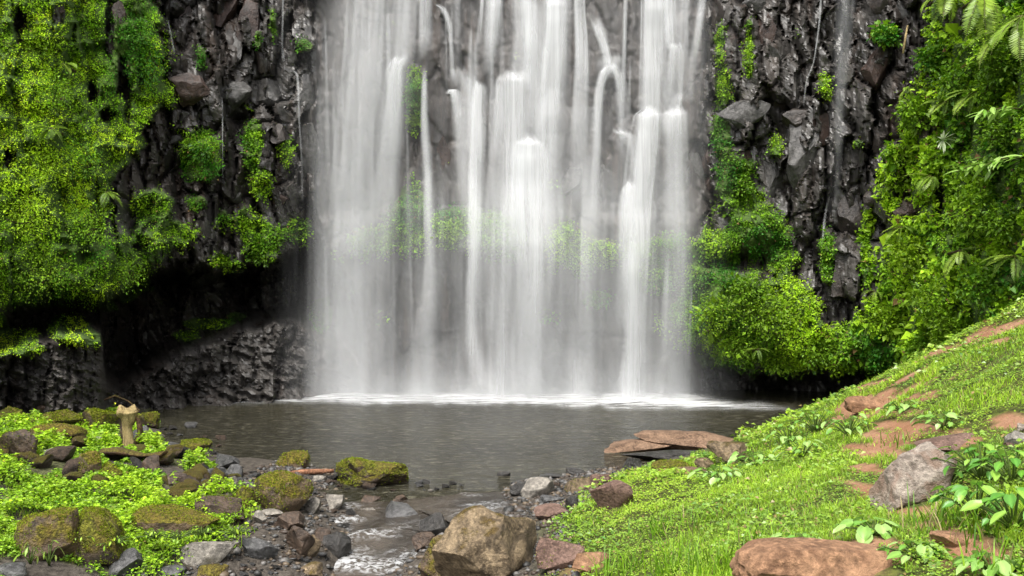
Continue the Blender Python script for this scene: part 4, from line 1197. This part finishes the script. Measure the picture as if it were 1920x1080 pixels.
stone(182, 826, 32, 20, 'pale', 'pinkish stone under the round mossy boulder', cat='stone', name='stone')
stone(210, 822, 28, 20, 'pale', 'light grey stone at the left foot of the pale stump', cat='stone', name='stone')
stone(208, 887, 56, 34, 'mossy', 'mossy boulder propping the hollow log from below', moss=.7)
stone(172, 873, 40, 52, 'olive', 'orange and green mossy stone at the left end of the hollow log', moss=.5)
stone(286, 872, 34, 38, 'brown', 'brown stone under the right end of the hollow log')
stone(355, 841, 74, 32, 'mossy', 'low mossy boulder on the shore right of the hollow log', moss=.8)
stone(314, 838, 44, 18, 'grey', 'flat grey stone between the hollow log and the low mossy boulder', cat='stone', name='stone')
stone(440, 884, 30, 28, 'grey', 'rounded plain grey stone standing on the pebbly left shore', cat='stone', name='stone', rough=.05, cut=.85)
stone(403, 889, 42, 26, 'grey', 'bluish grey flat stone left of the rounded plain grey one', cat='stone', name='stone')
stone(330, 900, 38, 26, 'brown', 'brown stone poking out of the leafy ground cover', cat='stone', name='stone')
stone(548, 861, 58, 34, 'olive', 'boulder with brown top and mossy side at the pool edge, behind the red stick', moss=.5)
stone(600, 897, 24, 15, 'pale', 'small whitish stone lying under the red stick', cat='stone', name='stone', cut=.85)
stone(529, 926, 106, 82, 'olive', 'big round boulder, brown on top and yellow-green with moss in front', moss=.55, rough=.07, cut=.82)
stone(458, 932, 56, 44, 'mossy', 'dark mossy boulder tucked left of the big round mossy-fronted one', moss=.35)
stone(413, 958, 88, 52, 'brown', 'broad brown boulder behind the flat moss-topped one', moss=.15)
stone(330, 984, 158, 66, 'olive', 'long flat boulder with brown moss on top and leaves along its front', moss=.4, rough=.08)
stone(84, 995, 116, 130, 'olive', 'tall hunched brown mossy boulder in the lower left corner', moss=.22, rough=.10, rot=-12)
stone(180, 1008, 112, 108, 'mossy', 'leafy moss-covered boulder between the hunched one and the long flat one', moss=.6)
stone(393, 1038, 96, 60, 'pale', 'smooth tan-grey slab tilted in front of the long flat boulder', rot=-16, cuts=12, cut=.6, rough=.06)
stone(232, 1060, 96, 54, 'grey', 'light grey slab at the bottom edge below the leafy moss-covered boulder', rot=-14, cuts=12, cut=.62)
stone(28, 1072, 66, 28, 'grey', 'grey stone cut by the bottom left corner')
stone(396, 1074, 66, 28, 'olive', 'rounded mossy stone at the bottom edge under the tilted tan-grey slab', rough=.06, cut=.85)
stone(322, 1073, 48, 24, 'grey', 'grey stone at the bottom edge between the light slab and the rounded mossy stone')
stone(492, 1028, 68, 60, 'grey', 'angular grey boulder right of the tilted tan-grey slab', cuts=14, cut=.6)
stone(584, 1070, 54, 28, 'tan', 'tan rounded stone at the bottom edge beside the white rapids', rough=.06)
stone(632, 940, 40, 40, 'pale', 'pale angular stone standing right of the big round mossy-fronted boulder', cuts=13, cut=.58)
stone(588, 948, 30, 34, 'pale', 'narrow pale stone against the big round mossy-fronted boulder', cat='stone', name='stone')
stone(546, 980, 62, 36, 'brown', 'rust-brown boulder below the big round mossy-fronted one')
stone(562, 1014, 54, 66, 'brown', 'wet brown upright boulder beside the rapids', cuts=13, cut=.6, rough=.2)
stone(584, 1024, 28, 56, 'tan', 'narrow tan stone leaning on the wet brown upright boulder', rot=12)
stone(624, 1022, 60, 42, 'dark', 'black wet boulder at the left edge of the white rapids')
stone(490, 971, 26, 28, 'pale', 'pale chipped stone above the angular grey boulder', cat='stone', name='stone', cuts=13, cut=.58)
stone(512, 963, 44, 14, 'pale', 'flat buff stone at the foot of the big round mossy-fronted boulder', cat='stone', name='stone')
stone(605, 1000, 44, 40, 'brown', 'dark brown jagged stone between the upright boulder and the stream', cuts=14, cut=.55)
# in and around the stream
stone(697, 886, 124, 56, 'mossy', 'large yellow mossy boulder standing in the water at the pool outlet', moss=1.0, deep=.7, rough=.22, cut=.9)
stone(742, 966, 94, 46, 'grey', 'grey angular slab in midstream', cuts=14, cut=.56, rot=8)
stone(748, 940, 34, 34, 'brown', 'brown pointed stone on top of the midstream slab', cuts=12, cut=.58)
stone(690, 941, 50, 24, 'brown', 'low brown stone left of the midstream slab', cat='stone', name='stone')
stone(694, 960, 44, 22, 'pale', 'light stone at the left foot of the midstream slab', cat='stone', name='stone')
stone(820, 986, 62, 46, 'dark', 'dark wet boulder between the midstream slab and the big tan boulder', cuts=12)
stone(765, 916, 40, 18, 'olive', 'small green stone at the right foot of the large mossy outlet boulder', cat='stone', name='stone')
stone(797, 904, 16, 9, 'dark', 'tiny dark stone in the water right of the mossy outlet boulder', cat='stone', name='stone')
stone(795, 1016, 46, 34, 'brown', 'brown stone in the rapids left of the big tan boulder')
stone(946, 888, 26, 9, 'dark', 'small black rock breaking the pool surface on its own', cat='stone', name='stone')
stone(1036, 893, 50, 10, 'dark', 'long low black rock at the pool edge behind the pinkish boulder', cat='stone', name='stone')
stone(1080, 884, 34, 16, 'dark', 'black stone at the pool edge left of the rusty slab', cat='stone', name='stone')
stone(972, 917, 32, 28, 'dark', 'dark stone touching the left side of the pinkish boulder', cat='stone', name='stone')
stone(1009, 915, 60, 38, 'pale', 'rounded pinkish-tan boulder on the pool edge behind the big tan boulder', rough=.07, cut=.8)
stone(1086, 908, 66, 30, 'tan', 'olive-tan boulder right of the pinkish one', moss=.1)
stone(1126, 900, 44, 28, 'red', 'brown stone between the olive-tan boulder and the grass', cat='stone', name='stone')
stone(1150, 930, 76, 56, 'red', 'angular red-brown slab lying in the grass', cuts=13, cut=.55, rot=-18, rough=.06)
stone(1040, 960, 74, 24, 'red', 'flat red-brown stone behind the right shoulder of the big tan boulder', cat='stone', name='stone')
stone(1071, 942, 26, 28, 'dark', 'dark stone left of the angular red-brown slab', cat='stone', name='stone')
stone(1034, 936, 44, 16, 'grey', 'grey stone in the water under the pinkish boulder', cat='stone', name='stone')
stone(918, 1016, 194, 168, 'tan', 'biggest boulder, tan with a rough lit face, right of the stream', cuts=13, cut=.70, rough=.15, box=.4, deep=.75, sink=.2, rot=6)
stone(826, 1052, 138, 92, 'olive', 'dark mossy wedge leaning on the left of the biggest tan boulder', cuts=12, cut=.6, rot=-34, moss=.06, deep=.6)
stone(1050, 1040, 84, 62, 'red', 'red-brown boulder half sunk in grass right of the biggest tan boulder', moss=.05)
stone(1106, 1058, 70, 40, 'earth', 'pinkish earthy stone right of the half-sunk red-brown boulder', cat='stone', name='stone')
# the rusty slab on the right shore
stone(1192, 835, 132, 26, 'slab', 'left, thinner piece of the rusty flat rock over the water', sub=4, cuts=12, cut=.6, deep=.8, rough=.08, box=.3)
stone(1306, 830, 238, 36, 'slab', 'long rusty flat rock jutting over the pool on the right shore', sub=5, cuts=10, cut=.7, deep=.55, rough=.13, box=.6)
stone(1240, 853, 150, 24, 'dark', 'black undercut stone beneath the rusty flat rock', deep=.4)
stone(1186, 869, 40, 30, 'dark', 'black stone in the water below the left end of the rusty flat rock', cat='stone', name='stone')
stone(1372, 852, 84, 44, 'tan', 'tan block under the right end of the rusty flat rock', cuts=13, cut=.58, box=.3)
stone(1322, 866, 36, 26, 'tan', 'small pale block left of the tan block under the rusty rock', cat='stone', name='stone')
stone(1258, 876, 68, 22, 'mossy', 'low mossy mound-like stone in front of the rusty flat rock', moss=.8, rough=.05, cut=.9)
stone(1300, 884, 80, 14, 'slab', 'thin rusty stone edging the grass below the mossy mound', cat='stone', name='stone')
# the right bank
stone(1706, 886, 118, 140, 'chalk', 'upright chalky grey boulder on the grassy right bank', cuts=11, cut=.76, rough=.16, box=.25, rot=14)
stone(1772, 832, 140, 40, 'red', 'flat pinkish rock joined behind the upright chalky boulder', cuts=12, cut=.65, rough=.07)
stone(1556, 1066, 322, 100, 'earth', 'broad brown earthy rock at the bottom edge of the grassy bank', cuts=9, cut=.86, rough=.10, deep=.6)
stone(1632, 757, 84, 30, 'earth', 'brown earthy rock where the path crosses the crest', rough=.10)
stone(1908, 822, 40, 30, 'pale', 'pale rubble stone at the right edge, lowest of the little heap', cat='stone', name='stone')
stone(1916, 803, 26, 20, 'chalk', 'white stone on top of the little heap at the right edge', cat='stone', name='stone')
stone(1892, 834, 24, 18, 'red', 'brown stone at the left foot of the little heap at the right edge', cat='stone', name='stone')
stone(1790, 1012, 90, 30, 'earth', 'flat red earthy stone below the broad leaves', cat='stone', name='stone')

# wood: a stump, a hollow log, a stick
b = surf(240, 836)
Y = b[1]; H = 72 / FOC * Y; W = 15 / FOC * Y
pth = np.array([[.12 * W, 0, -.05], [0, 0, .2 * H], [-.1 * W, 0, .5 * H], [.1 * W, 0, .72 * H], [-.05 * W, 0, .9 * H], [0, 0, H]])
tq = np.linspace(0, 5, 22); pth = np.stack([np.interp(tq, range(6), pth[:, j]) for j in range(3)], -1)
rad = np.interp(tq, range(6), [.85 * W, .62 * W, .60 * W, .95 * W, 1.4 * W, 1.0 * W])
V, F, C = tube_arrays(pth, rad, (1, 1, 1), 18)
V = V * (1 + .25 * (fbm(V[:, 0] * 14, V[:, 1] * 14, V[:, 2] * 3, seed=5) - .5))[:, None]
root = link('tree_stump', mesh('tree_stump', V, F, M_wood), None, b)
tag(root, 'pale broken tree stump standing upright at the left edge of the pool', 'stump')
V, F, C = tube_arrays([[.9 * W, 0, 0], [1.5 * W, .02, .35 * H], [1.3 * W, 0, .7 * H], [.6 * W, 0, .86 * H]], [.35 * W, .4 * W, .3 * W, .25 * W], (1, 1, 1), 8)
link('root_limb', mesh('root_limb', V, F, M_bark), root)
b = surf(235, 868)
Y = b[1]; s_ = Y / FOC
th = np.linspace(-.30 * math.pi, .74 * math.pi, 16)       # an open trough of bark, hollow side down to the front
tl = np.linspace(0, 1, 26)
TL, TH = np.meshgrid(tl, th, indexing='ij')
R_ = s_ * (17 + 4 * np.sin(TL * 7) + 8 * (fbm(TL * 6, TH * 1.4, seed=6) - .5))
Xl = (TL - .5) * 118 * s_; V = np.stack([Xl + 0 * R_, R_ * 1.5 * np.cos(TH), R_ * np.sin(TH) * .9 + .10 * (TL - .5) * -s_ * 60], -1).reshape(-1, 3)
V2 = V * np.array([.99, .74, .68])
F1 = grid_faces(26, 16); n_ = len(V)
ed = np.arange(26) * 16 + 15; ed0 = np.arange(26) * 16
lip = np.concatenate([np.stack([ed[:-1], ed[1:], ed[1:] + n_, ed[:-1] + n_], -1), np.stack([ed0[1:], ed0[:-1], ed0[:-1] + n_, ed0[1:] + n_], -1)])
e_ = np.arange(15); lip = np.concatenate([lip, np.stack([e_, e_ + 1, e_ + 1 + n_, e_ + n_], -1), np.stack([e_ + 401, e_ + 400, e_ + 400 + n_, e_ + 401 + n_], -1)])
V3, F3 = np.concatenate([V, V2 * 1.0]), np.concatenate([F1, lip])
root = link('hollow_log', mesh('hollow_log', V3, F3, M_bark), None, ray(250, 860, Y + .1))
tag(root, 'rotting hollow brown log with a shaded underside coloured black on the left shore', 'log')
link('inner_wood', mesh('inner_wood', V2, F1, ROCKS['dark']), root)  # near-black colour puts the hollow's shade into the inner face
b = surf(590, 891)
V, F, C = tube_arrays([ray(543, 888, b[1]), ray(570, 885, b[1] + .02), ray(600, 884, b[1]), ray(626, 882.5, b[1] + .05)], np.array([5, 5.5, 5, 3.5]) / FOC * b[1], (1, 1, 1), 8)
V = V + .012 * (fbm(V[:, 0] * 20, V[:, 1] * 20, V[:, 2] * 20, seed=8)[:, None] - .5)
tag(link('driftwood_stick', mesh('driftwood_stick', V, F, M_stick)), 'straight red-brown stick lying behind the big round mossy-fronted boulder', 'stick')
for pts, lab in [([(195, 750, 19.6), (215, 742, 19.7), (240, 752, 19.9), (262, 770, 19.5)], 'dark bent twig at the foot of the left cliff'),
                 ([(700, 830, 0), (0, 0, 0)], None)]:
    if lab:
        V, F, C = tube_arrays([ray(*p) for p in pts], [.02, .025, .02, .012], (1, 1, 1), 5)
        tag(link('fallen_twig', mesh('fallen_twig', V, F, M_bark)), lab, 'twig')

# ------------------------------------------------------------------ loose stones along the shore and stream
PROTO = {}
for mt in ('grey', 'pale', 'brown', 'dark', 'tan', 'mossy', 'olive'):
    PROTO[mt] = []
    for j in range(4):
        V, F = rock_arrays(3000 + j * 13 + len(mt), 3, (1, .85, .7), 10, .66, .10, .1)
        PROTO[mt].append(mesh('stone', V, F, ROCKS[mt])); PROTO[mt][-1].set_sharp_from_angle(angle=math.radians(34))
LAND = [('the rounded plain grey stone', 440, 884), ('the big mossy-fronted boulder', 529, 926), ('the long flat boulder', 330, 984), ('the tilted tan-grey slab', 393, 1038),
        ('the angular grey boulder', 492, 1028), ('the wet brown upright boulder', 562, 1014), ('the mossy outlet boulder', 697, 886), ('the midstream slab', 742, 966),
        ('the pinkish-tan boulder', 1009, 915), ('the biggest tan boulder', 918, 1010), ('the hollow log', 235, 855), ('the low mossy shore boulder', 355, 841),
        ('the black boulder by the rapids', 624, 1022), ('the angular red-brown slab', 1150, 930), ('the boulder behind the red stick', 548, 861), ('the black undercut stone', 1240, 853), ('the round moss-capped boulder', 188, 790), ('the low moss-capped boulder', 105, 786), ('the dark brown edge boulder', 38, 836), ('the hunched boulder', 84, 995), ('the patchy brown boulder', 112, 814)]
WORD = dict(mossy='mossy', olive='half mossy', grey='grey', pale='pale', brown='brown', dark='black', tan='tan')
zones = [((300, 870, 640, 915), 90), ((400, 900, 640, 1080), 200), ((600, 905, 790, 990), 34), ((640, 905, 1130, 932), 60), ((640, 960, 830, 1078), 30), ((1120, 868, 1330, 892), 14), ((260, 800, 420, 860), 22), ((0, 1030, 480, 1079), 90), ((0, 762, 300, 880), 50), ((0, 870, 420, 1000), 8), ((300, 850, 480, 960), 34)]
BANK_FROM = 11
loose = []
for zi, ((x0, y0, x1, y1), cnt) in enumerate(zones):
    for _ in range(cnt):
        px, py = rng.uniform(x0, x1), rng.uniform(y0, y1)
        sz = float(np.clip(rng.lognormal(2.35, .45), 6, 30)) if zi < 8 else float(rng.uniform(18, 50))
        if any(abs(px - a) < w * .5 and abs(py + sz * .2 - b_) < h * .5 for a, b_, w, h in ROCK_PX): continue
        b = surf(px, py)
        if b[2] < -.45 or b[1] > 21 or right_bank(b[0], b[1]) > .15 or (zi < 8 and left_bank(b[0], b[1]) > .5): continue
        loose.append((px, py, sz, b, zi))
for q, (px, py, sz, b, zi) in enumerate(loose):
    mt = rng.choice(['grey', 'pale', 'brown', 'dark', 'tan'], p=[.34, .12, .22, .26, .06]) if zi < 8 else rng.choice(['mossy', 'olive', 'brown', 'grey', 'dark'], p=[.42, .30, .18, .07, .03])
    if b[1] > 13.6 and zi < 8: mt = rng.choice(['dark', 'grey', 'brown'])
    o = link('loose_stone', PROTO[mt][rng.integers(4)])
    s_ = sz / 2 / FOC * b[1]
    o.location = b + np.array([0, 0, s_ * (.25 if zi < 8 else .45)])
    if sz > 24: ROCK_PX.append((px, py, sz * 1.1, sz * .9)); o.rotation_euler = (rng.normal(0, .35), rng.normal(0, .35), rng.uniform(0, 6.28))
    o.scale = (s_ * rng.uniform(.9, 1.4), s_, s_ * rng.uniform(.7, 1.1))
    d = [math.hypot(px - x, (py - y) * 1.6) for _, x, y in LAND]; k_ = int(np.argmin(d)); nm, lx, ly = LAND[k_]
    dx_, dy_ = px - lx, (py - ly) * 2
    rel = ('right of' if dx_ > 0 else 'left of') if abs(dx_) > abs(dy_) else ('in front of' if dy_ > 0 else 'behind')
    size = 'tiny' if sz < 9 else 'small' if sz < 14 else 'fist-sized' if sz < 19 else 'larger' if sz < 30 else 'chunky'
    loose[q] = (o, f'{size} {WORD[mt]} stone {rel} {nm}', px, py)
bykey = {}
for o, lab, px, py in loose: bykey.setdefault(lab, []).append((px, o))
ORD = ['leftmost', 'second', 'third', 'fourth', 'fifth', 'sixth', 'seventh', 'eighth', 'ninth', 'tenth']
for lab, ls in bykey.items():
    ls.sort(key=lambda t: t[0])
    for j, (_, o) in enumerate(ls):
        if len(ls) == 1: t_ = lab
        elif len(ls) == 2: t_ = ('left ' if j == 0 else 'right ') + lab.replace(' stone ', ' stone of two ')
        else: t_ = ('rightmost ' if j == len(ls) - 1 else ORD[min(j, 9)] + (' from left, ' if j else ' ')) + lab
        tag(o, t_, 'stone', 'loose stones along the shore and stream')

# gravel between the stones
Ng = 9000
gx_ = rng.uniform(-6.5, 1.8, Ng); gy_ = rng.uniform(8.5, 16.5, Ng); gzz = gz(gx_, gy_)
ok = (gzz > -.9) & (right_bank(gx_, gy_) < .35) & (left_bank(gx_, gy_) < .35)
ok &= np.abs(gx_ - np.interp(gy_, SY[::-1], SX[::-1])) < 3.6
gx_, gy_, gzz = gx_[ok], gy_[ok], gzz[ok]
n = len(gx_)
V0, F0 = ICO[2]
V0 = V0[:12]; 
import bmesh as _bm
b_ = _bm.new(); _bm.ops.create_icosphere(b_, subdivisions=1, radius=1); V0 = np.array([v.co[:] for v in b_.verts]); F0 = np.array([[v.index for v in f.verts] for f in b_.faces]); b_.free()
sc = np.exp(rng.normal(-3.75, .4, n))[:, None] * np.array([1.2, 1, .7]) * rng.uniform(.7, 1.3, (n, 3))
V = (V0[None] * (1 + rng.normal(0, .16, (n, 12, 1))) * sc[:, None] + np.stack([gx_, gy_, gzz + .008], -1)[:, None]).reshape(-1, 3)
F = (F0[None] + 12 * np.arange(n)[:, None, None]).reshape(-1, 3)
cc = np.array([(.07, .068, .066), (.14, .13, .12), (.05, .035, .025), (.025, .024, .022), (.11, .08, .05)])[rng.integers(0, 5, n)]
k = NT('gravel'); M_gravel = k.done(k.bsdf(k.attr('Col', 'Color'), .55))
tag(link('gravel', mesh('gravel', V, F, M_gravel, True, np.repeat(cc, 12, 0))), 'wet grey and brown gravel along the stream', kind='stuff')


# ------------------------------------------------------------------ grass and ground cover on the banks
def clear_of_rocks(P, shrink=.42):
    qx, qy = to_px(P)
    k_ = np.ones(len(P), bool)
    for (a, b2, w, h) in ROCK_PX:
        if w > 24: k_ &= ((qx - a) / (w * shrink)) ** 2 + ((qy - b2 - h * .15) / (h * shrink * .9)) ** 2 > 1
    return k_


def bank_points(N, inside, x0, x1, y0, y1, pw=1.3, near=6.0):
    x = rng.uniform(x0, x1, N); y = rng.uniform(y0, y1, N)
    k_ = rng.uniform(size=N) < np.minimum(1, (near / y) ** pw)
    x, y = x[k_], y[k_]
    m_ = inside(x, y); x, y, m_ = x[m_ > 0], y[m_ > 0], m_[m_ > 0]
    k_ = rng.uniform(size=len(x)) < m_
    x, y = x[k_], y[k_]
    return np.stack([x, y, gz(x, y)], -1)


def right_mask(x, y):
    return sstep(-.12, .3, right_bank(x, y)) * (1 - .97 * dirt_at(x, y)) * (x < .95 * y * .62 + 3.8)


def left_mask(x, y):
    return sstep(-.35, .35, left_bank(x, y) + .9 * (fbm(x / .8, y / .8, seed=121) - .5)) * sstep(.42, .56, fbm(x / .8, y / .8, seed=122) + .15 * np.exp(-((y - 12.0) / 2.2) ** 2) + .07 * (x < -5.2)) * (x > -.62 * y - 1.6)


PALE = np.array([.045, .035, .030])


def carpet(P, lmin, lmax, hue0, hgt, bright=1.0, seed=0, pale=1.0, var=.24):
    n = len(P)
    a = fbm(P[:, 0] / .28, P[:, 1] / .28, seed=seed + 1, octv=3); b2 = fbm(P[:, 0] / 1.5, P[:, 1] / 1.5, seed=seed + 2, octv=3)
    hh = hgt * np.clip(.25 + 2.2 * (a - .35), .1, 1.3) * np.clip(.5 + 1.6 * (b2 - .3), .3, 1.4)
    Q = P + np.array([0, 0, 1]) * (hh * rng.uniform(.25, 1, n) ** .6)[:, None]
    D = rng.normal(size=(n, 3)) * np.array([1, 1, .25])
    Nl = np.array([0, -.15, 1]) + rng.normal(size=(n, 3)) * .38
    L = rng.uniform(lmin, lmax, n) * np.clip(P[:, 1] / 11, .75, 1.5)
    C = greens(n, hue0 + 1.1 * (b2 - .5) + .4 * (a - .5) + rng.normal(0, .14, n), bright * np.exp(rng.normal(0, var, n)))
    C = C + pale * PALE * rng.uniform(.3, 1.6, (n, 1))
    dry = rng.uniform(size=n) < .05 * pale
    C[dry] = np.array([.30, .22, .08])
    return leaf_arrays(Q, Nl, D, L, L * rng.uniform(.6, .95, n), C)


def lawn(P, hmin, hmax, hue0, bright=1.0, seed=0):
    n = len(P)
    b2 = fbm(P[:, 0] / 1.1, P[:, 1] / 1.1, seed=seed + 5, octv=3)
    H = rng.uniform(hmin, hmax, n) * np.clip(.4 + 1.5 * (b2 - .2), .4, 1.5)
    D = unit(np.array([0, 0, 1]) + rng.normal(size=(n, 3)) * .28)
    C = greens(n, hue0 + .9 * (b2 - .5) + rng.normal(0, .15, n), bright * np.exp(rng.normal(0, .2, n)))
    C = C + PALE * rng.uniform(.3, 1.6, (n, 1))
    dry = rng.uniform(size=n) < .08
    C[dry] = np.array([.38, .30, .13])
    return blade_arrays(P - np.array([0, 0, .01]), D, H, .0065 * np.clip(P[:, 1] / 7, .8, 2.2), rng.uniform(.15, .8, n), C)


P1 = bank_points(1800000, right_mask, -1.5, 12, 3.6, 18.8, 1.4, 5.5); P1 = P1[clear_of_rocks(P1)]
clov = fbm(P1[:, 0] / .9, P1[:, 1] / .9, seed=131, octv=3) > .53
Pa = P1[clov][:115000]; Pb = P1[~clov][:125000]
V, F, C = carpet(Pa, .016, .036, .60, .09, 1.08, 140, 1, .16)
tag(link('ground_cover', mesh('ground_cover', V, F, M_leaf, False, C)), 'low clover-like leaves spread over the right bank', kind='stuff')
V, F, C = lawn(Pb, .05, .12, .68, 1.3, 150)
tag(link('bank_grass', mesh('bank_grass', V, F, M_grass, False, C)), 'bright green grass covering the right bank', kind='stuff')
wd = bank_points(260000, lambda x, y: right_mask(x, y) * np.clip(sstep(.50, .62, fbm(x / .7, y / .7, seed=135)) + .9 * sstep(11, 13.5, y) * (1 - sstep(.6, 2.0, right_bank(x, y))), 0, 1), -1.5, 11, 3.6, 18.5, 1.2, 5.5)
wd = wd[clear_of_rocks(wd)][:15000]
V, F, C = carpet(wd, .035, .075, .55, .16, 1.02, 180, 1, .16)
tag(link('leafy_weeds', mesh('leafy_weeds', V, F, M_shiny, False, C)), 'taller leafy weeds in clumps over the right bank', kind='stuff')
P2 = bank_points(900000, left_mask, -13, -3, 7, 20.6, 1.2, 8); P2 = P2[clear_of_rocks(P2)]
sel = rng.uniform(size=len(P2)) < .8
V, F, C = carpet(P2[sel][:120000], .024, .060, .68, .23, 1.12, 160, 0.2, .34)
tag(link('leafy_ground_cover', mesh('leafy_ground_cover', V, F, M_leaf, False, C)), 'bright lime leaves covering the left bank between boulders', kind='stuff')
V, F, C = lawn(P2[~sel][:30000], .06, .14, .7, 1.1, 170)
tag(link('left_grass', mesh('left_grass', V, F, M_grass, False, C)), 'short grass among the leaves on the left bank', kind='stuff')
print('points', len(Pa), len(Pb), len(P2), len(spx), len(loose))

# broad-leaved plants on the right bank
BL = [big_leaf(.12, .10, 50, (.19, .36, .06)), big_leaf(.10, .08, 51, (.14, .31, .04)), big_leaf(.14, .115, 52, (.30, .46, .13))]
BL2 = [big_leaf(.12, .075, 53, (.12, .30, .03)), big_leaf(.11, .075, 54, (.09, .25, .03)), big_leaf(.13, .085, 55, (.24, .42, .06))]
for (px, py, n_, hg, sp_, lv, lab) in [
        (1478, 822, 12, .34, .38, BL, 'leftmost broad-leaved plant on the crest above the rusty flat rock'),
        (1530, 800, 14, .40, .40, BL, 'tallest broad-leaved plant on the crest, in the middle of its row'),
        (1592, 806, 12, .32, .36, BL, 'broad-leaved plant with pale round leaves at the right of the crest row'),
        (1505, 846, 12, .26, .40, BL, 'broad-leaved plant in front of the tallest one on the crest'),
        (1420, 862, 12, .20, .40, BL, 'low leafy plant by the tan block at the end of the rusty rock'),
        (1350, 888, 10, .16, .36, BL, 'low leafy plant in front of the tan block'),
        (1770, 792, 10, .18, .32, BL, 'leafy plant above the flat pinkish rock'),
        (1690, 760, 9, .16, .3, BL, 'leafy plant beside the earthy rock on the path'),
        (1775, 905, 12, .26, .26, BL2, 'broad-leaved plant directly right of the upright chalky boulder'),
        (1840, 892, 14, .32, .30, BL2, 'largest dark broad-leaved plant behind the chalky boulder'),
        (1898, 900, 12, .30, .28, BL2, 'broad-leaved plant at the right edge below the rubble heap'),
        (1832, 960, 13, .26, .28, BL2, 'broad-leaved plant with one big yellow-green leaf in the right foreground'),
        (1900, 985, 12, .26, .26, BL2, 'broad-leaved plant at the right edge in the foreground'),
        (1640, 990, 10, .10, .22, BL, 'small pale-leaved plant behind the broad earthy rock'),
        (1720, 1035, 10, .10, .20, BL, 'small pale-leaved plant right of the broad earthy rock'),
        (1500, 1012, 9, .09, .2, BL, 'flat pale-leaved plant above the left end of the broad earthy rock'),
        (1860, 1062, 10, .10, .2, BL, 'low pale-leaved plant in the bottom right corner')]:
    b = surf(px, py + 14)
    leafy_plant(b, lab, lv, int(n_ * 2.4), hg * .95, sp_ * 1.05)
SD = [big_leaf(.16, .05, 60, (.24, .38, .05), False), big_leaf(.13, .045, 61, (.34, .44, .10), False)]
for (px, py, lab) in [(72, 1050, 'pale seedling with drooping leaves left, under the hunched boulder'), (106, 1052, 'pale seedling with a hanging yellow leaf under the hunched boulder')]:
    b = surf(px, py); leafy_plant(b + np.array([0, -.15, 0]), lab, SD, 6, .24, .12, 'plant', 'seedlings under the hunched boulder', 'seedling', tilt=60)
FRG = [big_leaf(.075, .03, 62, (.28, .42, .02), False), big_leaf(.06, .028, 63, (.20, .36, .02), False)]
for (px, py, lab) in [(290, 1010, 'fringe of little leaves at the left end of the long flat boulder'), (335, 1012, 'fringe of little leaves along the middle front of the long flat boulder'),
                      (378, 1004, 'fringe of little leaves at the right end of the long flat boulder'), (150, 1012, 'yellow-green leaf tuft on the left flank of the leafy mossy boulder'),
                      (215, 1022, 'yellow-green leaf tuft on the right flank of the leafy mossy boulder'), (445, 1003, 'small green tuft between the stones above the angular grey boulder'),
                      (856, 1050, 'tiny yellow-green sprout in a crack of the dark mossy wedge'), (884, 1052, 'tiny yellow sprout at the foot of the biggest tan boulder')]:
    b = surf(px, py + 26)
    sm = .45 if 'sprout' in lab else 1
    leafy_plant(ray(px, py, b[1] - .16), lab, FRG, int(26 * sm), .10 * sm, .22 * sm, 'leaf tuft', 'leaf tufts on the boulders', 'leaf_tuft', tilt=50)


def tuft(px, py, n_, hmin, hmax, lab, col=.45, dry=.06, spread=.12):
    b = surf(px, py)
    root = bpy.data.objects.new('grass_tuft', None); COL.objects.link(root); root.location = b
    tag(root, lab, 'grass tuft', 'tall grass tufts on the right bank')
    parts = []
    C = greens(n_, col + rng.normal(0, .15, n_), 1.05 * np.exp(rng.normal(0, .2, n_)))
    d_ = rng.uniform(size=n_) < dry; C[d_] = np.array([.42, .34, .17])
    for j in range(n_):
        a_ = rng.uniform(0, 6.28); H = rng.uniform(hmin, hmax); q = np.linspace(0, 1, 6)
        bend = rng.uniform(.2, .75)
        P0 = np.array([rng.normal(0, spread), rng.normal(0, spread), -.02])
        dirv = np.array([math.cos(a_), math.sin(a_), 0]); sd = np.array([-dirv[1], dirv[0], 0])
        cen_ = P0 + np.outer(q ** 1.6 * bend * H, dirv) + np.outer(H * (q - .35 * bend * q ** 2.5), [0, 0, 1])
        w_ = .0075 * np.sin(np.clip(.25 + .8 * (1 - q), 0, 1) * 1.5)
        w_[-1] = .0006
        V = np.stack([cen_ - sd * w_[:, None] / 1.4, cen_ + sd * w_[:, None] / 1.4], 1).reshape(-1, 3)
        parts.append((V, grid_faces(6, 2), np.tile(C[j], (12, 1))))
    V, F, C = joinarr(parts)
    o = link('blades', mesh('blades', V, F, M_grass, False, C), root); o['kind'] = 'stuff'


for a in [(1262, 1078, 90, .18, .42, 'tall dark green grass tuft at the bottom edge, left of the broad earthy rock'),
          (1170, 1075, 70, .15, .34, 'grass tuft at the bottom edge right of the pinkish earthy stone'),
          (1350, 1072, 80, .16, .36, 'grass tuft touching the left end of the broad earthy rock'),
          (1440, 1020, 50, .12, .24, 'pale grass tuft just behind the broad earthy rock'),
          (1240, 1000, 50, .14, .26, 'grass tuft in the lawn behind the tall dark green one'),
          (1310, 985, 46, .12, .24, 'light grass tuft in the middle of the lawn'),
          (1775, 985, 70, .16, .30, 'straggly grass with dry stems under the dark broad leaves', .3, .3),
          (1850, 1010, 60, .14, .30, 'straggly grass with dry stems in the right foreground', .35, .3),
          (1890, 1060, 50, .12, .24, 'grass tuft by the bottom right corner'),
          (1110, 985, 40, .10, .2, 'short grass tuft right of the flat red-brown stone'),
          (1690, 830, 40, .12, .22, 'dull green grass tuft behind the chalky boulder', .3, .2)]: tuft(*a)
